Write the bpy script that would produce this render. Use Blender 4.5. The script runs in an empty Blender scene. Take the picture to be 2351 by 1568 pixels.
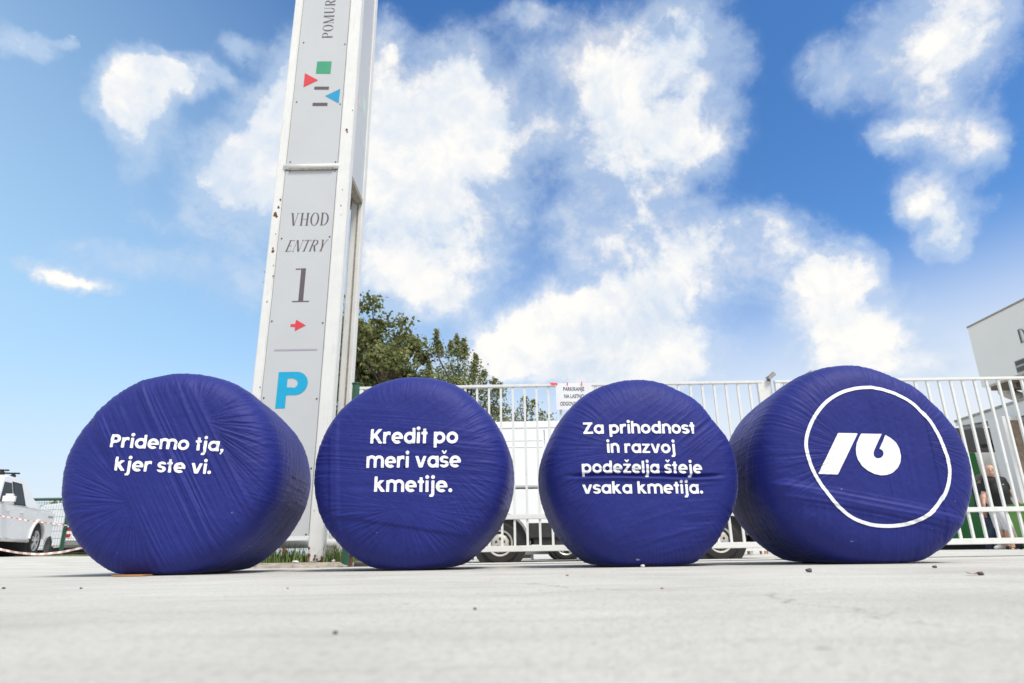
import bpy, bmesh, math, random
import numpy as np
from mathutils import Vector, Matrix
random.seed(7); rng = np.random.default_rng(7)
scn = bpy.context.scene
COL = scn.collection
R_ = math.radians

# ------------------------------------------------------------------ camera
FP, HZ, RHO, CH = 1496.0, 488.0, 0.016, 0.091      # focal length / horizon drop in sketch pixels (2351 wide), roll, lens height in m
TH = math.atan(HZ / FP)
fw = np.array([0, math.cos(TH), math.sin(TH)])
up0 = np.array([0, -math.sin(TH), math.cos(TH)]); r0 = np.array([1.0, 0, 0])
cu = up0 * math.cos(RHO) + r0 * math.sin(RHO)
cr = r0 * math.cos(RHO) - up0 * math.sin(RHO)
CC = np.array([0, 0, CH])
cam = bpy.data.objects.new('camera', bpy.data.cameras.new('camera'))
COL.objects.link(cam)
cam.matrix_world = Matrix(((cr[0], cu[0], -fw[0], 0), (cr[1], cu[1], -fw[1], 0), (cr[2], cu[2], -fw[2], CH), (0, 0, 0, 1)))
cam.data.sensor_width = 36; cam.data.lens = FP / 2351 * 36
cam.data.clip_start = 0.02; cam.data.clip_end = 6000
cam.data.dof.use_dof = True; cam.data.dof.focus_distance = 4.3; cam.data.dof.aperture_fstop = 3.5
scn.camera = cam

def ray(px, py):
    return fw + cr * ((px - 1175.5) / FP) - cu * ((py - 784) / FP)
def at(px, py, Y):                                   # where the sight line crosses the depth Y
    d = ray(px, py); return CC + d * (Y / d[1])

# ------------------------------------------------------------------ light
SUN_EL, SUN_AZ = R_(58), R_(148)                     # azimuth clockwise from +Y: behind the camera, to the right
scn.view_settings.view_transform = 'Standard'; scn.view_settings.look = 'None'
scn.view_settings.exposure = 0.72; scn.view_settings.gamma = 1; scn.view_settings.use_curve_mapping = False
sl = bpy.data.lights.new('sun', 'SUN'); sl.energy = 2.3; sl.angle = R_(20); sl.color = (1, .94, .85)
so = bpy.data.objects.new('sun', sl); COL.objects.link(so)
sd = Vector((math.sin(SUN_AZ) * math.cos(SUN_EL), math.cos(SUN_AZ) * math.cos(SUN_EL), math.sin(SUN_EL)))
so.rotation_euler = (-sd).to_track_quat('-Z', 'Y').to_euler()

W = bpy.data.worlds.new('World'); scn.world = W; W.use_nodes = True
SKY_STRENGTH = 0.10
SKY_SAT, SKY_VAL = 1.30, 1.16
CLOUD_LO, CLOUD_HI, HORIZON = (3.5, 4.3, 5.4), (6.2, 6.08, 5.86), (3.15, 4.75, 6.1)
class NT:
    """tiny node-tree writer"""
    def __init__(s, tree): s.t = tree; s.t.nodes.clear()
    def n(s, typ, **kw):
        nd = s.t.nodes.new(typ)
        for k, v in kw.items(): setattr(nd, k, v)
        return nd
    def put(s, sock, v):
        if v is None: return
        if isinstance(v, bpy.types.NodeSocket): s.t.links.new(v, sock)
        else: sock.default_value = v
    def m(s, op, a, b=None, c=None, clamp=False):
        nd = s.n('ShaderNodeMath', operation=op, use_clamp=clamp)
        for i, v in enumerate((a, b, c)): s.put(nd.inputs[i], v)
        return nd.outputs[0]
    def v(s, op, a, b=None, sc=None):
        nd = s.n('ShaderNodeVectorMath', operation=op)
        s.put(nd.inputs[0], a); s.put(nd.inputs[1], b)
        if sc is not None: s.put(nd.inputs['Scale'], sc)
        return nd.outputs['Value'] if op in ('LENGTH', 'DOT_PRODUCT') else nd.outputs['Vector']
    def noise(s, vec, scale, detail=4, rough=.55, dist=0, out='Fac', dim='3D'):
        nd = s.n('ShaderNodeTexNoise', noise_dimensions=dim)
        s.put(nd.inputs['Vector'], vec); s.put(nd.inputs['Scale'], scale); s.put(nd.inputs['Detail'], detail)
        s.put(nd.inputs['Roughness'], rough); s.put(nd.inputs['Distortion'], dist)
        return nd.outputs[out]
    def ramp(s, fac, stops, interp='LINEAR'):
        nd = s.n('ShaderNodeValToRGB'); nd.color_ramp.interpolation = interp
        e = nd.color_ramp.elements
        while len(e) < len(stops): e.new(.5)
        for el, (p, c) in zip(e, stops):
            el.position = p; el.color = (*c, 1) if len(c) == 3 else c
        s.put(nd.inputs[0], fac); return nd.outputs[0]
    def mr(s, v, a, b, c=0, d=1, smooth=False):
        nd = s.n('ShaderNodeMapRange', interpolation_type='SMOOTHSTEP' if smooth else 'LINEAR')
        for i, x in enumerate((v, a, b, c, d)): s.put(nd.inputs[i], x)
        return nd.outputs[0]
    def mix(s, fac, a, b, blend='MIX'):
        nd = s.n('ShaderNodeMix', data_type='RGBA', blend_type=blend)
        s.put(nd.inputs[0], fac)
        s.put(nd.inputs[6], a if isinstance(a, bpy.types.NodeSocket) else (*a, 1))
        s.put(nd.inputs[7], b if isinstance(b, bpy.types.NodeSocket) else (*b, 1))
        return nd.outputs[2]

def build_world():
    t = NT(W.node_tree)
    sky = t.n('ShaderNodeTexSky', sky_type='NISHITA', sun_disc=False)
    sky.sun_elevation = SUN_EL; sky.sun_rotation = SUN_AZ; sky.air_density = 1.0; sky.dust_density = 0.35; sky.ozone_density = 1.6
    d = t.n('ShaderNodeTexCoord').outputs['Generated']
    dn = t.v('NORMALIZE', d)
    sx = t.n('ShaderNodeSeparateXYZ'); t.put(sx.inputs[0], dn)
    az = t.m('ARCTAN2', sx.outputs[0], sx.outputs[1]); el = t.m('ARCSINE', sx.outputs[2])
    # ragged edges: the cloud map is looked up through two scales of turbulence
    w1 = t.v('SUBTRACT', t.noise(dn, 5.5, 7, .62, out='Color'), (.5, .5, .5))
    w2 = t.v('SUBTRACT', t.noise(dn, 19, 6, .6, out='Color'), (.5, .5, .5))
    cx = t.n('ShaderNodeCombineXYZ'); t.put(cx.inputs[0], az); t.put(cx.inputs[1], el)
    p = t.v('ADD', cx.outputs[0], t.v('MULTIPLY', w1, (.11, .10, 0)))
    p = t.v('ADD', p, t.v('MULTIPLY', w2, (.04, .04, 0)))
    B = [(65,102,56,36,0.86),(150,95,26,14,0.4),(380,165,70,40,1.38),(320,215,66,64,1.38),(285,285,60,54,0.98),(450,200,60,34,0.75),(505,208,30,26,0.55),(345,300,50,60,0.29),(300,400,46,80,0.25),
         (330,490,60,25,0.23),(535,125,44,34,0.9),(640,190,46,100,1.1),(600,290,52,60,0.51),(620,330,78,70,0.94),(545,400,99,62,1.16),(480,440,74,54,0.65),(590,430,78,60,1.45),(620,540,134,80,0.41),
         (560,640,146,90,0.22),(108,635,58,22,0.98),(190,655,52,20,0.92),(230,590,120,46,0.25),(350,600,80,60,0.17),(176,570,12,8,0.46),(870,200,50,130,0.9),(895,60,32,30,0.4),(905,130,22,22,0.5),
         (890,330,100,140,1.2),(1030,290,100,130,1.1),(1005,420,140,160,1.2),(1095,250,80,120,0.75),(1165,330,50,100,0.5),(960,560,150,120,0.75),(1040,620,90,90,0.8),(1030,700,60,40,0.45),(880,600,100,110,0.8),
         (1180,470,44,66,0.4),(1160,620,60,40,0.18),(1230,40,66,35,0.62),(1310,150,120,80,0.46),(1450,130,140,110,0.48),(1560,90,110,110,0.48),(1470,260,130,120,0.99),(1550,200,110,150,0.53),(1360,330,110,110,0.43),
         (1450,450,150,110,0.46),(1420,560,110,56,0.46),(1560,330,100,100,0.46),(1640,320,60,60,0.31),(1650,120,60,100,0.34),(1410,690,92,66,1.25),(1340,760,140,86,1.25),(1440,780,110,110,1.25),(1210,728,42,30,0.7),
         (1150,800,80,50,0.75),(1250,845,220,64,0.9),(1550,640,110,80,0.52),(1650,560,140,66,0.73),(1740,510,70,46,0.47),(1620,700,90,80,0.45),(1700,620,100,56,0.42),(1790,560,60,56,0.37),(1580,790,70,60,0.39),
         (1880,620,84,56,1.0),(1905,700,105,80,1.05),(1955,760,120,70,0.95),(2020,790,80,80,1.0),(1850,700,76,100,0.5),(1980,840,120,50,0.55),(1980,620,40,40,0.28),(2130,800,80,60,0.25),(2150,110,120,120,0.72),
         (2200,60,110,80,0.78),(2050,60,180,80,0.36),(1880,160,60,80,0.34),(1980,180,90,80,0.34),(2130,220,54,60,0.55),(2320,30,60,60,0.29),(2070,310,62,34,1.0),(2140,340,90,60,0.62),(2230,300,60,56,0.56),
         (2250,370,42,44,0.53),(2110,450,62,42,0.94),(2180,480,60,56,0.81),(2160,540,50,40,0.62),(2270,480,50,30,0.22),(700,300,60,140,0.9),(1250,300,60,80,0.55),(1300,520,90,60,0.4),(1420,730,120,100,1.1),
         (1340,830,210,70,1.1),(1210,815,110,60,0.7),(1470,830,80,60,0.8)]
    acc = None
    for (px, py, rx, ry, w) in B:
        def ae(x, y):
            q = ray(x, y); q = q / np.linalg.norm(q); return np.array([math.atan2(q[0], q[1]), math.asin(q[2])])
        c = ae(px, py); ra = np.linalg.norm(ae(px + rx, py) - c); rb = np.linalg.norm(ae(px, py + ry) - c)
        dv = t.v('MULTIPLY', t.v('SUBTRACT', p, (c[0], c[1], 0)), (.92 / ra, .92 / rb, 0))
        L = t.v('DOT_PRODUCT', dv, dv)
        g = t.m('MULTIPLY', t.m('EXPONENT', t.m('MULTIPLY', L, -1.25)), w)
        acc = g if acc is None else t.m('ADD', acc, g)
    # scattered cloud over the rest of the sky, out of the photo's view
    beyond = t.m('MAXIMUM', t.mr(t.m('ABSOLUTE', az), .74, 1.05), t.mr(el, .88, 1.1))
    bk = t.m('MULTIPLY', t.mr(t.noise(dn, 2.6, 6, .6), .36, .60, 0, 1.6), beyond)
    acc = t.m('ADD', t.m('MULTIPLY', acc, 1.12), bk)
    acc = t.m('MULTIPLY', t.m('SUBTRACT', 1.0, t.m('EXPONENT', t.m('MULTIPLY', acc, -.95))), 1.22)
    puff = t.noise(t.v('ADD', dn, t.v('SCALE', w1, sc=.10)), 8.5, 11, .60)
    wisp = t.noise(t.v('ADD', dn, t.v('SCALE', w2, sc=.05)), 24, 8, .66)
    puff_up = t.noise(t.v('ADD', t.v('ADD', dn, (.006, 0, .022)), t.v('SCALE', w1, sc=.10)), 8.5, 5, .60)
    dens = t.m('ADD', acc, t.m('MULTIPLY', t.m('SUBTRACT', puff, .5), 1.45))
    dens = t.m('ADD', dens, t.m('MULTIPLY', t.m('SUBTRACT', wisp, .5), .42))
    gate = t.mr(acc, .05, .22, 0, 1, True)
    veil = t.m('MULTIPLY', t.mr(dens, -.04, .60, 0, .64, True), gate); core = t.m('MULTIPLY', t.mr(dens, .25, .92, 0, 1, True), gate)
    alpha = t.m('MAXIMUM', veil, core)
    # cloud body: bright where thick, blue-grey where thin or underlit
    sh = t.noise(t.v('ADD', dn, (3.1, 1.7, .4)), 4.6, 6, .58)
    body = t.m('ADD', t.mr(dens, .30, .90, 0, 1, True), t.mr(sh, .38, .62, -.55, .12), clamp=True)
    body = t.m('ADD', body, t.mr(t.m('SUBTRACT', puff, puff_up), -.10, .10, -.26, .22), clamp=True)
    ccol = t.mix(body, CLOUD_LO, CLOUD_HI)
    hs = t.n('ShaderNodeHueSaturation'); hs.inputs['Hue'].default_value = .505; hs.inputs['Saturation'].default_value = SKY_SAT; hs.inputs['Value'].default_value = SKY_VAL
    t.put(hs.inputs['Color'], sky.outputs[0])
    pale = t.m('MAXIMUM', t.mr(t.m('ADD', el, t.m('MULTIPLY', az, .5)), .66, -.2, 0, .95), t.mr(el, .42, .06, 0, .9, True))
    hz = t.mix(t.mr(az, -.35, .35), HORIZON, (4.6, 5.0, 5.7))
    base = t.mix(t.m('MULTIPLY', pale, .95), hs.outputs[0], hz)
    base = t.mix(t.mr(t.m('SUBTRACT', el, t.m('MULTIPLY', az, .12)), .36, .03, 0, .95, True), base, (5.0, 5.35, 5.75))
    col = t.mix(alpha, base, ccol)
    bg = t.n('ShaderNodeBackground'); bg.inputs[1].default_value = SKY_STRENGTH
    t.put(bg.inputs[0], col)
    o = t.n('ShaderNodeOutputWorld'); t.t.links.new(bg.outputs[0], o.inputs[0])
build_world()

# ------------------------------------------------------------------ helpers
def tag(o, label=None, cat=None, group=None, kind=None):
    if label: o['label'] = label
    if cat: o['category'] = cat
    if group: o['group'] = group
    if kind: o['kind'] = kind
    return o
def thing(name, label, cat, loc=(0, 0, 0), rz=0, group=None):
    o = bpy.data.objects.new(name, None); COL.objects.link(o)
    o.location = tuple(float(v) for v in loc); o.rotation_euler = (0, 0, rz); o.empty_display_size = .1
    return tag(o, label, cat, group)
def link(name, me, mat=None, parent=None):
    o = bpy.data.objects.new(name, me); COL.objects.link(o)
    for m in (mat if isinstance(mat, (list, tuple)) else [mat]):
        if m: me.materials.append(m)
    if parent: o.parent = parent
    return o
def npmesh(name, V, Q, smooth=True):
    """mesh from arrays: V (n,3), Q (m,3|4)"""
    V = np.asarray(V, np.float32); Q = np.asarray(Q, np.int32)
    me = bpy.data.meshes.new(name); k = Q.shape[1]
    me.vertices.add(len(V)); me.vertices.foreach_set('co', V.ravel())
    me.loops.add(Q.size); me.loops.foreach_set('vertex_index', Q.ravel())
    me.polygons.add(len(Q)); me.polygons.foreach_set('loop_start', np.arange(0, Q.size, k, dtype=np.int32))
    me.polygons.foreach_set('use_smooth', np.full(len(Q), smooth))
    me.update(calc_edges=True); me.validate(); return me
class MB:
    def __init__(s): s.bm = bmesh.new()
    def face(s, pts, mi=0, smooth=False):
        f = s.bm.faces.new([s.bm.verts.new(tuple(float(c) for c in p)) for p in pts]); f.material_index = mi; f.smooth = smooth; return f
    def box(s, x0, x1, y0, y1, z0, z1, mi=0, M=None):
        c = [(x0, y0, z0), (x1, y0, z0), (x1, y1, z0), (x0, y1, z0), (x0, y0, z1), (x1, y0, z1), (x1, y1, z1), (x0, y1, z1)]
        vs = [s.bm.verts.new((M @ Vector(p)) if M else p) for p in c]
        for q in ((3, 2, 1, 0), (4, 5, 6, 7), (0, 1, 5, 4), (1, 2, 6, 5), (2, 3, 7, 6), (3, 0, 4, 7)):
            s.bm.faces.new([vs[i] for i in q]).material_index = mi
        return s
    def tube(s, pts, r, n=10, mi=0, cap=True):
        pts = [Vector([float(c) for c in p]) for p in pts]; rs = r if isinstance(r, (list, tuple)) else [r] * len(pts); rings = []
        for i, p in enumerate(pts):
            d = (pts[min(i + 1, len(pts) - 1)] - pts[max(i - 1, 0)]).normalized()
            a = d.cross(Vector((0, 0, 1)) if abs(d.z) < .9 else Vector((1, 0, 0))).normalized(); b = d.cross(a)
            rings.append([s.bm.verts.new(p + (a * math.cos(6.28319 * k / n) + b * math.sin(6.28319 * k / n)) * rs[i]) for k in range(n)])
        for A, B in zip(rings, rings[1:]):
            for k in range(n):
                f = s.bm.faces.new((A[k], A[(k + 1) % n], B[(k + 1) % n], B[k])); f.smooth = True; f.material_index = mi
        if cap:
            s.bm.faces.new(rings[0]).material_index = mi; s.bm.faces.new(rings[-1][::-1]).material_index = mi
        return s
    def lathe(s, prof, n=32, axis='y', o=(0, 0, 0), mi=0, smooth=True, cap=False):
        """prof: list of (radius, height along axis)"""
        rings = []
        for (r, h) in prof:
            ring = []
            for k in range(n):
                a = 6.283185 * k / n; c, d = r * math.cos(a), r * math.sin(a)
                q = {'y': (c, h, d), 'z': (c, d, h), 'x': (h, c, d)}[axis]
                ring.append(s.bm.verts.new((q[0] + o[0], q[1] + o[1], q[2] + o[2])))
            rings.append(ring)
        for A, B in zip(rings, rings[1:]):
            for k in range(n):
                f = s.bm.faces.new((A[k], A[(k + 1) % n], B[(k + 1) % n], B[k])); f.smooth = smooth; f.material_index = mi
        for ring, (r, h) in ((rings[0], prof[0]), (rings[-1], prof[-1])):
            if cap and r > 1e-4: s.bm.faces.new(ring).material_index = mi
        return s
    def prism(s, poly, t0, t1, plane='xz', mi=0):
        def P(a, b, c): return {'xz': (a, c, b), 'xy': (a, b, c), 'yz': (c, a, b)}[plane]
        A = [s.bm.verts.new(P(x, y, t0)) for x, y in poly]; B = [s.bm.verts.new(P(x, y, t1)) for x, y in poly]; n = len(poly)
        fs = [s.bm.faces.new(A), s.bm.faces.new(B[::-1])] + [s.bm.faces.new((A[i], B[i], B[(i + 1) % n], A[(i + 1) % n])) for i in range(n)]
        for f in fs: f.material_index = mi
        return s
    def build(s, name, mat, parent=None, bevel=0, seg=2, ang=35, smooth=False):
        bmesh.ops.remove_doubles(s.bm, verts=s.bm.verts, dist=1e-6)
        bmesh.ops.recalc_face_normals(s.bm, faces=s.bm.faces)
        if bevel:
            es = [e for e in s.bm.edges if len(e.link_faces) == 2 and e.calc_face_angle(0) > R_(ang)]
            bmesh.ops.bevel(s.bm, geom=es, offset=bevel, segments=seg, affect='EDGES', clamp_overlap=True)
        bmesh.ops.triangulate(s.bm, faces=[f for f in s.bm.faces if len(f.verts) > 4])
        if smooth:
            for f in s.bm.faces: f.smooth = True
            for e in s.bm.edges:
                if len(e.link_faces) == 2 and e.calc_face_angle(0) > R_(38): e.smooth = False
        me = bpy.data.meshes.new(name); s.bm.to_mesh(me); s.bm.free()
        return link(name, me, mat, parent)

_mats = {}
def pm(name, col, rough=.5, var=.12, scale=6, bump=0, bscale=60, metal=0, spec=.5, dirt=None, extra=None):
    """painted / plain procedural material: colour with noise variation, optional bump and stains"""
    if name in _mats: return _mats[name]
    m = bpy.data.materials.new(name); m.use_nodes = True; t = NT(m.node_tree)
    co = t.n('ShaderNodeTexCoord').outputs['Object']
    n1 = t.noise(co, scale, 5, .6)
    c = t.mix(t.mr(n1, .3, .7), tuple(v * (1 - var) for v in col), tuple(min(1, v * (1 + var * .6)) for v in col))
    if dirt:
        dc, amt, ds = dirt
        c = t.mix(t.m('MULTIPLY', t.mr(t.noise(co, ds, 8, .68), .52, .72), amt), c, dc)
    b = t.n('ShaderNodeBsdfPrincipled')
    if extra: c = extra(t, co, c, b) or c
    t.put(b.inputs['Base Color'], c); b.inputs['Metallic'].default_value = metal
    t.put(b.inputs['Roughness'], t.mr(n1, .3, .7, max(0, rough - .06), min(1, rough + .06)))
    b.inputs['Specular IOR Level'].default_value = spec
    if bump:
        bn = t.n('ShaderNodeBump'); bn.inputs['Strength'].default_value = .6; bn.inputs['Distance'].default_value = bump
        t.put(bn.inputs['Height'], t.noise(co, bscale, 6, .6)); t.put(b.inputs['Normal'], bn.outputs[0])
    o = t.n('ShaderNodeOutputMaterial'); t.t.links.new(b.outputs[0], o.inputs[0])
    _mats[name] = m; return m

def rusty(zlow, cov=.70):
    def f(t, co, c, b):
        s = t.n('ShaderNodeSeparateXYZ'); t.put(s.inputs[0], co)
        low = t.mr(s.outputs[2], 0, zlow, .17, 0)
        n = t.m('ADD', t.noise(co, 7, 9, .62), low)
        r = t.mr(n, cov, cov + .015)
        rc = t.ramp(t.noise(co, 40, 4), [(.3, (.09, .028, .018)), (.7, (.22, .07, .035))])
        st = t.v('MULTIPLY', co, (9, 9, 1.1))
        c = t.mix(t.m('MULTIPLY', t.mr(t.noise(st, 3, 7, .7), .54, .75), .35), c, (.33, .33, .31))
        return t.mix(r, c, rc)
    return f
M_white = pm('white_paint', (.74, .74, .72), .45, .05, 3, dirt=((.45, .44, .40), .35, 9))
M_pylon = pm('weathered_white_paint', (.70, .70, .68), .5, .05, 4, bump=.002, bscale=30, extra=rusty(.5, .715))
M_panel = pm('sign_panel_white', (.51, .52, .53), .35, .03, 1.5, dirt=((.5, .5, .5), .2, 4))
M_dark = pm('dark_gap', (.05, .05, .05), .8)
M_grime = pm('grimy_steel', (.30, .27, .22), .85, .4, 30, bump=.003, bscale=80)
M_ink = pm('printed_dark_grey', (.105, .085, .095), .5, .08)
M_green_ink = pm('printed_green', (.045, .30, .16), .5, .05)
M_red_ink = pm('printed_red', (.62, .045, .06), .5, .05)
M_blue_ink = pm('printed_blue', (.01, .28, .50), .5, .05)
M_cyan_ink = pm('printed_cyan', (.0, .34, .58), .5, .05)
M_line_ink = pm('printed_lilac_grey', (.36, .34, .42), .5, .05)
M_letter = pm('white_vinyl', (.84, .84, .86), .5, .03, 5)
M_black = pm('black_plastic', (.014, .014, .015), .7, .2, 10)
M_sill = pm('dusty_black_plastic', (.022, .022, .024), .7, .25, 5, dirt=((.07, .067, .064), .5, 5))
M_tyre = pm('tyre_rubber', (.018, .0175, .017), .85, .25, 12, bump=.002, bscale=90, dirt=((.075, .065, .055), .4, 7))
M_steel = pm('dusty_silver_wheel', (.50, .48, .44), .5, .15, 9, metal=.25, dirt=((.30, .24, .17), .7, 8))
M_alloy = pm('alloy_wheel', (.55, .55, .56), .35, .1, 9, metal=.6)
M_carwhite = pm('white_car_paint', (.80, .81, .82), .25, .03, 2, dirt=((.6, .58, .55), .12, 5))
M_carblack = pm('black_car_paint', (.018, .018, .022), .25, .1, 2)
M_glass = pm('dark_car_glass', (.012, .015, .014), .25, .1, 3, spec=.10)
M_greenmetal = pm('green_fence_paint', (.022, .085, .048), .5, .15, 8)
M_concrete = pm('weathered_concrete', (.42, .39, .35), .9, .3, 14, bump=.012, bscale=35, dirt=((.18, .15, .11), .7, 12))
# ------------------------------------------------------------------ noise, signed-distance lettering, surface nets
def vnoise(x, y, seed=0):
    x = np.asarray(x, float); y = np.asarray(y, float)
    xi = np.floor(x).astype(np.int64); yi = np.floor(y).astype(np.int64); fx = x - xi; fy = y - yi
    fx = fx * fx * (3 - 2 * fx); fy = fy * fy * (3 - 2 * fy)
    def h(a, b):
        v = (a * 374761393 + b * 668265263 + seed * 974634777) & 0x7fffffff
        v = ((v ^ (v >> 13)) * 1274126177) & 0x7fffffff
        return ((v ^ (v >> 16)) & 0xffff) / 65535.0
    return (h(xi, yi) * (1 - fx) + h(xi + 1, yi) * fx) * (1 - fy) + (h(xi, yi + 1) * (1 - fx) + h(xi + 1, yi + 1) * fx) * fy
def fbm2(x, y, seed=0, o=4):
    s = 0; a = .5
    for k in range(o): s = s + a * vnoise(x * 2 ** k, y * 2 ** k, seed + k * 17); a *= .5
    return s
def sstep(a, b, x):
    t = np.clip((x - a) / (b - a), 0, 1); return t * t * (3 - 2 * t)

def s_seg(p, q, w):                                   # butt-ended stroke
    (x0, y0), (x1, y1) = p, q; L = math.hypot(x1 - x0, y1 - y0); ux, uy = (x1 - x0) / L, (y1 - y0) / L
    def f(x, y):
        a = (x - x0) * ux + (y - y0) * uy; b = -(x - x0) * uy + (y - y0) * ux
        return np.maximum(np.abs(a - L / 2) - L / 2, np.abs(b) - w / 2)
    return f
def s_rect(x0, x1, y0, y1): return lambda x, y: np.maximum(np.abs(x - (x0 + x1) / 2) - abs(x1 - x0) / 2, np.abs(y - (y0 + y1) / 2) - abs(y1 - y0) / 2)
def s_disc(cx, cy, r): return lambda x, y: np.hypot(x - cx, y - cy) - r
def s_ring(cx, cy, r, w, ex=1.0): return lambda x, y: np.abs(np.hypot((x - cx) / ex, y - cy) - r) - w / 2
def s_ell(cx, cy, a, b): return lambda x, y: (np.hypot((x - cx) / a, (y - cy) / b) - 1) * min(a, b)
def s_half(nx, ny, d): return lambda x, y: nx * x + ny * y - d      # inside where nx*x+ny*y<d
def U_(*fs): return lambda x, y: np.minimum.reduce([f(x, y) for f in fs])
def I_(*fs): return lambda x, y: np.maximum.reduce([f(x, y) for f in fs])
def D_(f, *gs): return lambda x, y: np.maximum.reduce([f(x, y)] + [-g(x, y) for g in gs])
def s_poly(P):
    P = np.asarray(P, float)
    def f(x, y):
        d = np.full(np.shape(x), 1e9); ins = np.zeros(np.shape(x), bool); n = len(P)
        for i in range(n):
            a, b = P[i], P[(i + 1) % n]; e = b - a
            wx, wy = x - a[0], y - a[1]; t = np.clip((wx * e[0] + wy * e[1]) / (e @ e + 1e-12), 0, 1)
            d = np.minimum(d, (wx - e[0] * t) ** 2 + (wy - e[1] * t) ** 2)
            c = ((a[1] > y) != (b[1] > y)); xx = a[0] + (y - a[1]) * e[0] / (e[1] if abs(e[1]) > 1e-12 else 1e-12)
            ins ^= c & (x < xx)
        return np.where(ins, -1, 1) * np.sqrt(d)
    return f
def march(f, x0, x1, y0, y1, h):
    """filled outline of f<0 as a planar mesh (marching squares)"""
    nx = int(math.ceil((x1 - x0) / h)); ny = int(math.ceil((y1 - y0) / h))
    gx = x0 + h * np.arange(nx + 1); gy = y0 + h * np.arange(ny + 1)
    X, Y = np.meshgrid(gx, gy, indexing='ij'); S = f(X, Y); S = np.where(np.abs(S) < 1e-7, 1e-7, S); N = S < 0
    V, idx, F = [], {}, []
    def vid(k, p):
        if k not in idx: idx[k] = len(V); V.append(p)
        return idx[k]
    cnt = N[:-1, :-1].astype(int) + N[1:, :-1] + N[1:, 1:] + N[:-1, 1:]
    for i, j in zip(*np.nonzero(cnt)):
        cs = ((i, j), (i + 1, j), (i + 1, j + 1), (i, j + 1)); poly = []
        for k in range(4):
            a, b = cs[k], cs[(k + 1) % 4]
            if N[a]: poly.append(vid(a, (gx[a[0]], gy[a[1]])))
            if N[a] != N[b]:
                t = S[a] / (S[a] - S[b])
                poly.append(vid((min(a, b), max(a, b)), (gx[a[0]] + t * (gx[b[0]] - gx[a[0]]), gy[a[1]] + t * (gy[b[1]] - gy[a[1]]))))
        if len(poly) > 2: F.append(poly)
    return np.array(V).reshape(-1, 2), F
# rounded geometric bold letters, x-height = 1
WB = .275
def glyph(ch):
    w = WB; r = .52 - w / 2; ST = lambda x, y0, y1: s_rect(x - w / 2, x + w / 2, y0, y1)
    o = s_ring(.52, .5, r, w); h = w / 2
    car = lambda cx: U_(s_seg((cx - .2, 1.46), (cx + .015, 1.2), .15), s_seg((cx + .2, 1.46), (cx - .015, 1.2), .15))
    dot = lambda cx: s_disc(cx, 1.3, .172)
    arch = lambda x0: U_(I_(s_ring(x0 + .335, .615, .335 - .0, w, 1.0), s_half(0, -1, -.615)), ST(x0 + .67, 0, .62))
    if ch == 'o': return o, 1.04
    if ch == 'a': return U_(o, ST(1.04 - h, 0, 1)), 1.06
    if ch == 'd': return U_(o, ST(1.04 - h, 0, 1.34)), 1.06
    if ch == 'p': return U_(o, ST(h, -.36, 1)), 1.04
    if ch == 'e': return U_(D_(o, I_(s_rect(.5, 1.3, .1, .40), s_half(-.75, -1, -.775))), s_rect(.15, .985, .395, .585)), 1.03
    if ch in 'n': return U_(ST(h, 0, 1), arch(h)), .93
    if ch == 'h': return U_(ST(h, 0, 1.34), arch(h)), .93
    if ch == 'm': return U_(ST(h, 0, 1), arch(h), arch(h + .67)), 1.60
    if ch == 'r': return U_(ST(h, 0, 1), I_(s_ring(h + .36, .60, .31, w), s_half(0, -1, -.62), s_half(1, 0, .66))), .68
    if ch == 'i': return U_(ST(.17, 0, 1), dot(.17)), .34
    if ch == 'j': return U_(ST(.26, -.12, 1), dot(.26), I_(s_ring(.01, -.11, .25, w), s_half(0, 1, -.10), s_half(-1, 0, .04))), .43
    if ch == 'l': return ST(h, 0, 1.34), w
    if ch == 't': return U_(ST(.30, 0, 1.27), s_rect(0, .56, .78, 1.0)), .58
    if ch == 'k': return U_(ST(h, 0, 1.34), I_(U_(s_seg((.1, .40), (.86, 1.16), w * 1.02), s_seg((.32, .62), (.92, -.12), w * 1.05)), s_rect(.1, 1.1, 0, 1))), .98
    if ch == 'v': return I_(U_(s_seg((.10, 1.1), (.53, -.1), w), s_seg((.92, 1.1), (.49, -.1), w)), s_rect(-.1, 1.2, 0, 1)), 1.02
    if ch in 'zž':
        f = U_(s_rect(.03, .87, .79, 1), s_rect(.0, .87, 0, .21), I_(s_seg((.08, .02), (.74, .98), w), s_rect(0, .9, .0, 1)))
        return (U_(f, car(.44)) if ch == 'ž' else f), .88
    if ch in 'sš':
        a = .198; e = 1.34
        up = D_(s_ring(.385, .705, a, .225, e), I_(s_half(-1, 0, -.385), s_half(0, 1, .76), s_half(0, -1, .0)), I_(s_half(-1, 0, -.385), s_half(0, 1, .70)))
        lo = D_(s_ring(.385, .296, a, .225, e), I_(s_half(1, 0, .385), s_half(0, -1, -.24)))
        f = U_(up, lo); return (U_(f, car(.385)) if ch == 'š' else f), .77
    if ch == 'P': return U_(ST(h, 0, 1.27), I_(s_ring(.48, .86, .275, w), s_half(-1, 0, -.48)), s_rect(h, .49, 1.0025, 1.2675), s_rect(h, .49, .4525, .7175)), .91
    if ch == 'K': return U_(ST(h, 0, 1.27), I_(U_(s_seg((.12, .42), (1.0, 1.40), w), s_seg((.42, .76), (1.04, -.12), w * 1.03)), s_rect(.1, 1.3, 0, 1.27))), 1.07
    if ch == 'Z': return U_(s_rect(.03, .98, 1.035, 1.27), s_rect(0, 1.0, 0, .235), I_(s_seg((.10, .02), (.84, 1.25), w), s_rect(0, 1, .0, 1.27))), 1.0
    if ch == '.': return s_disc(.17, .165, .17), .34
    if ch == ',': return U_(s_rect(.04, .30, .0, .24), I_(s_seg((.24, .1), (.06, -.28), .17), s_half(0, 1, .02))), .34
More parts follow.
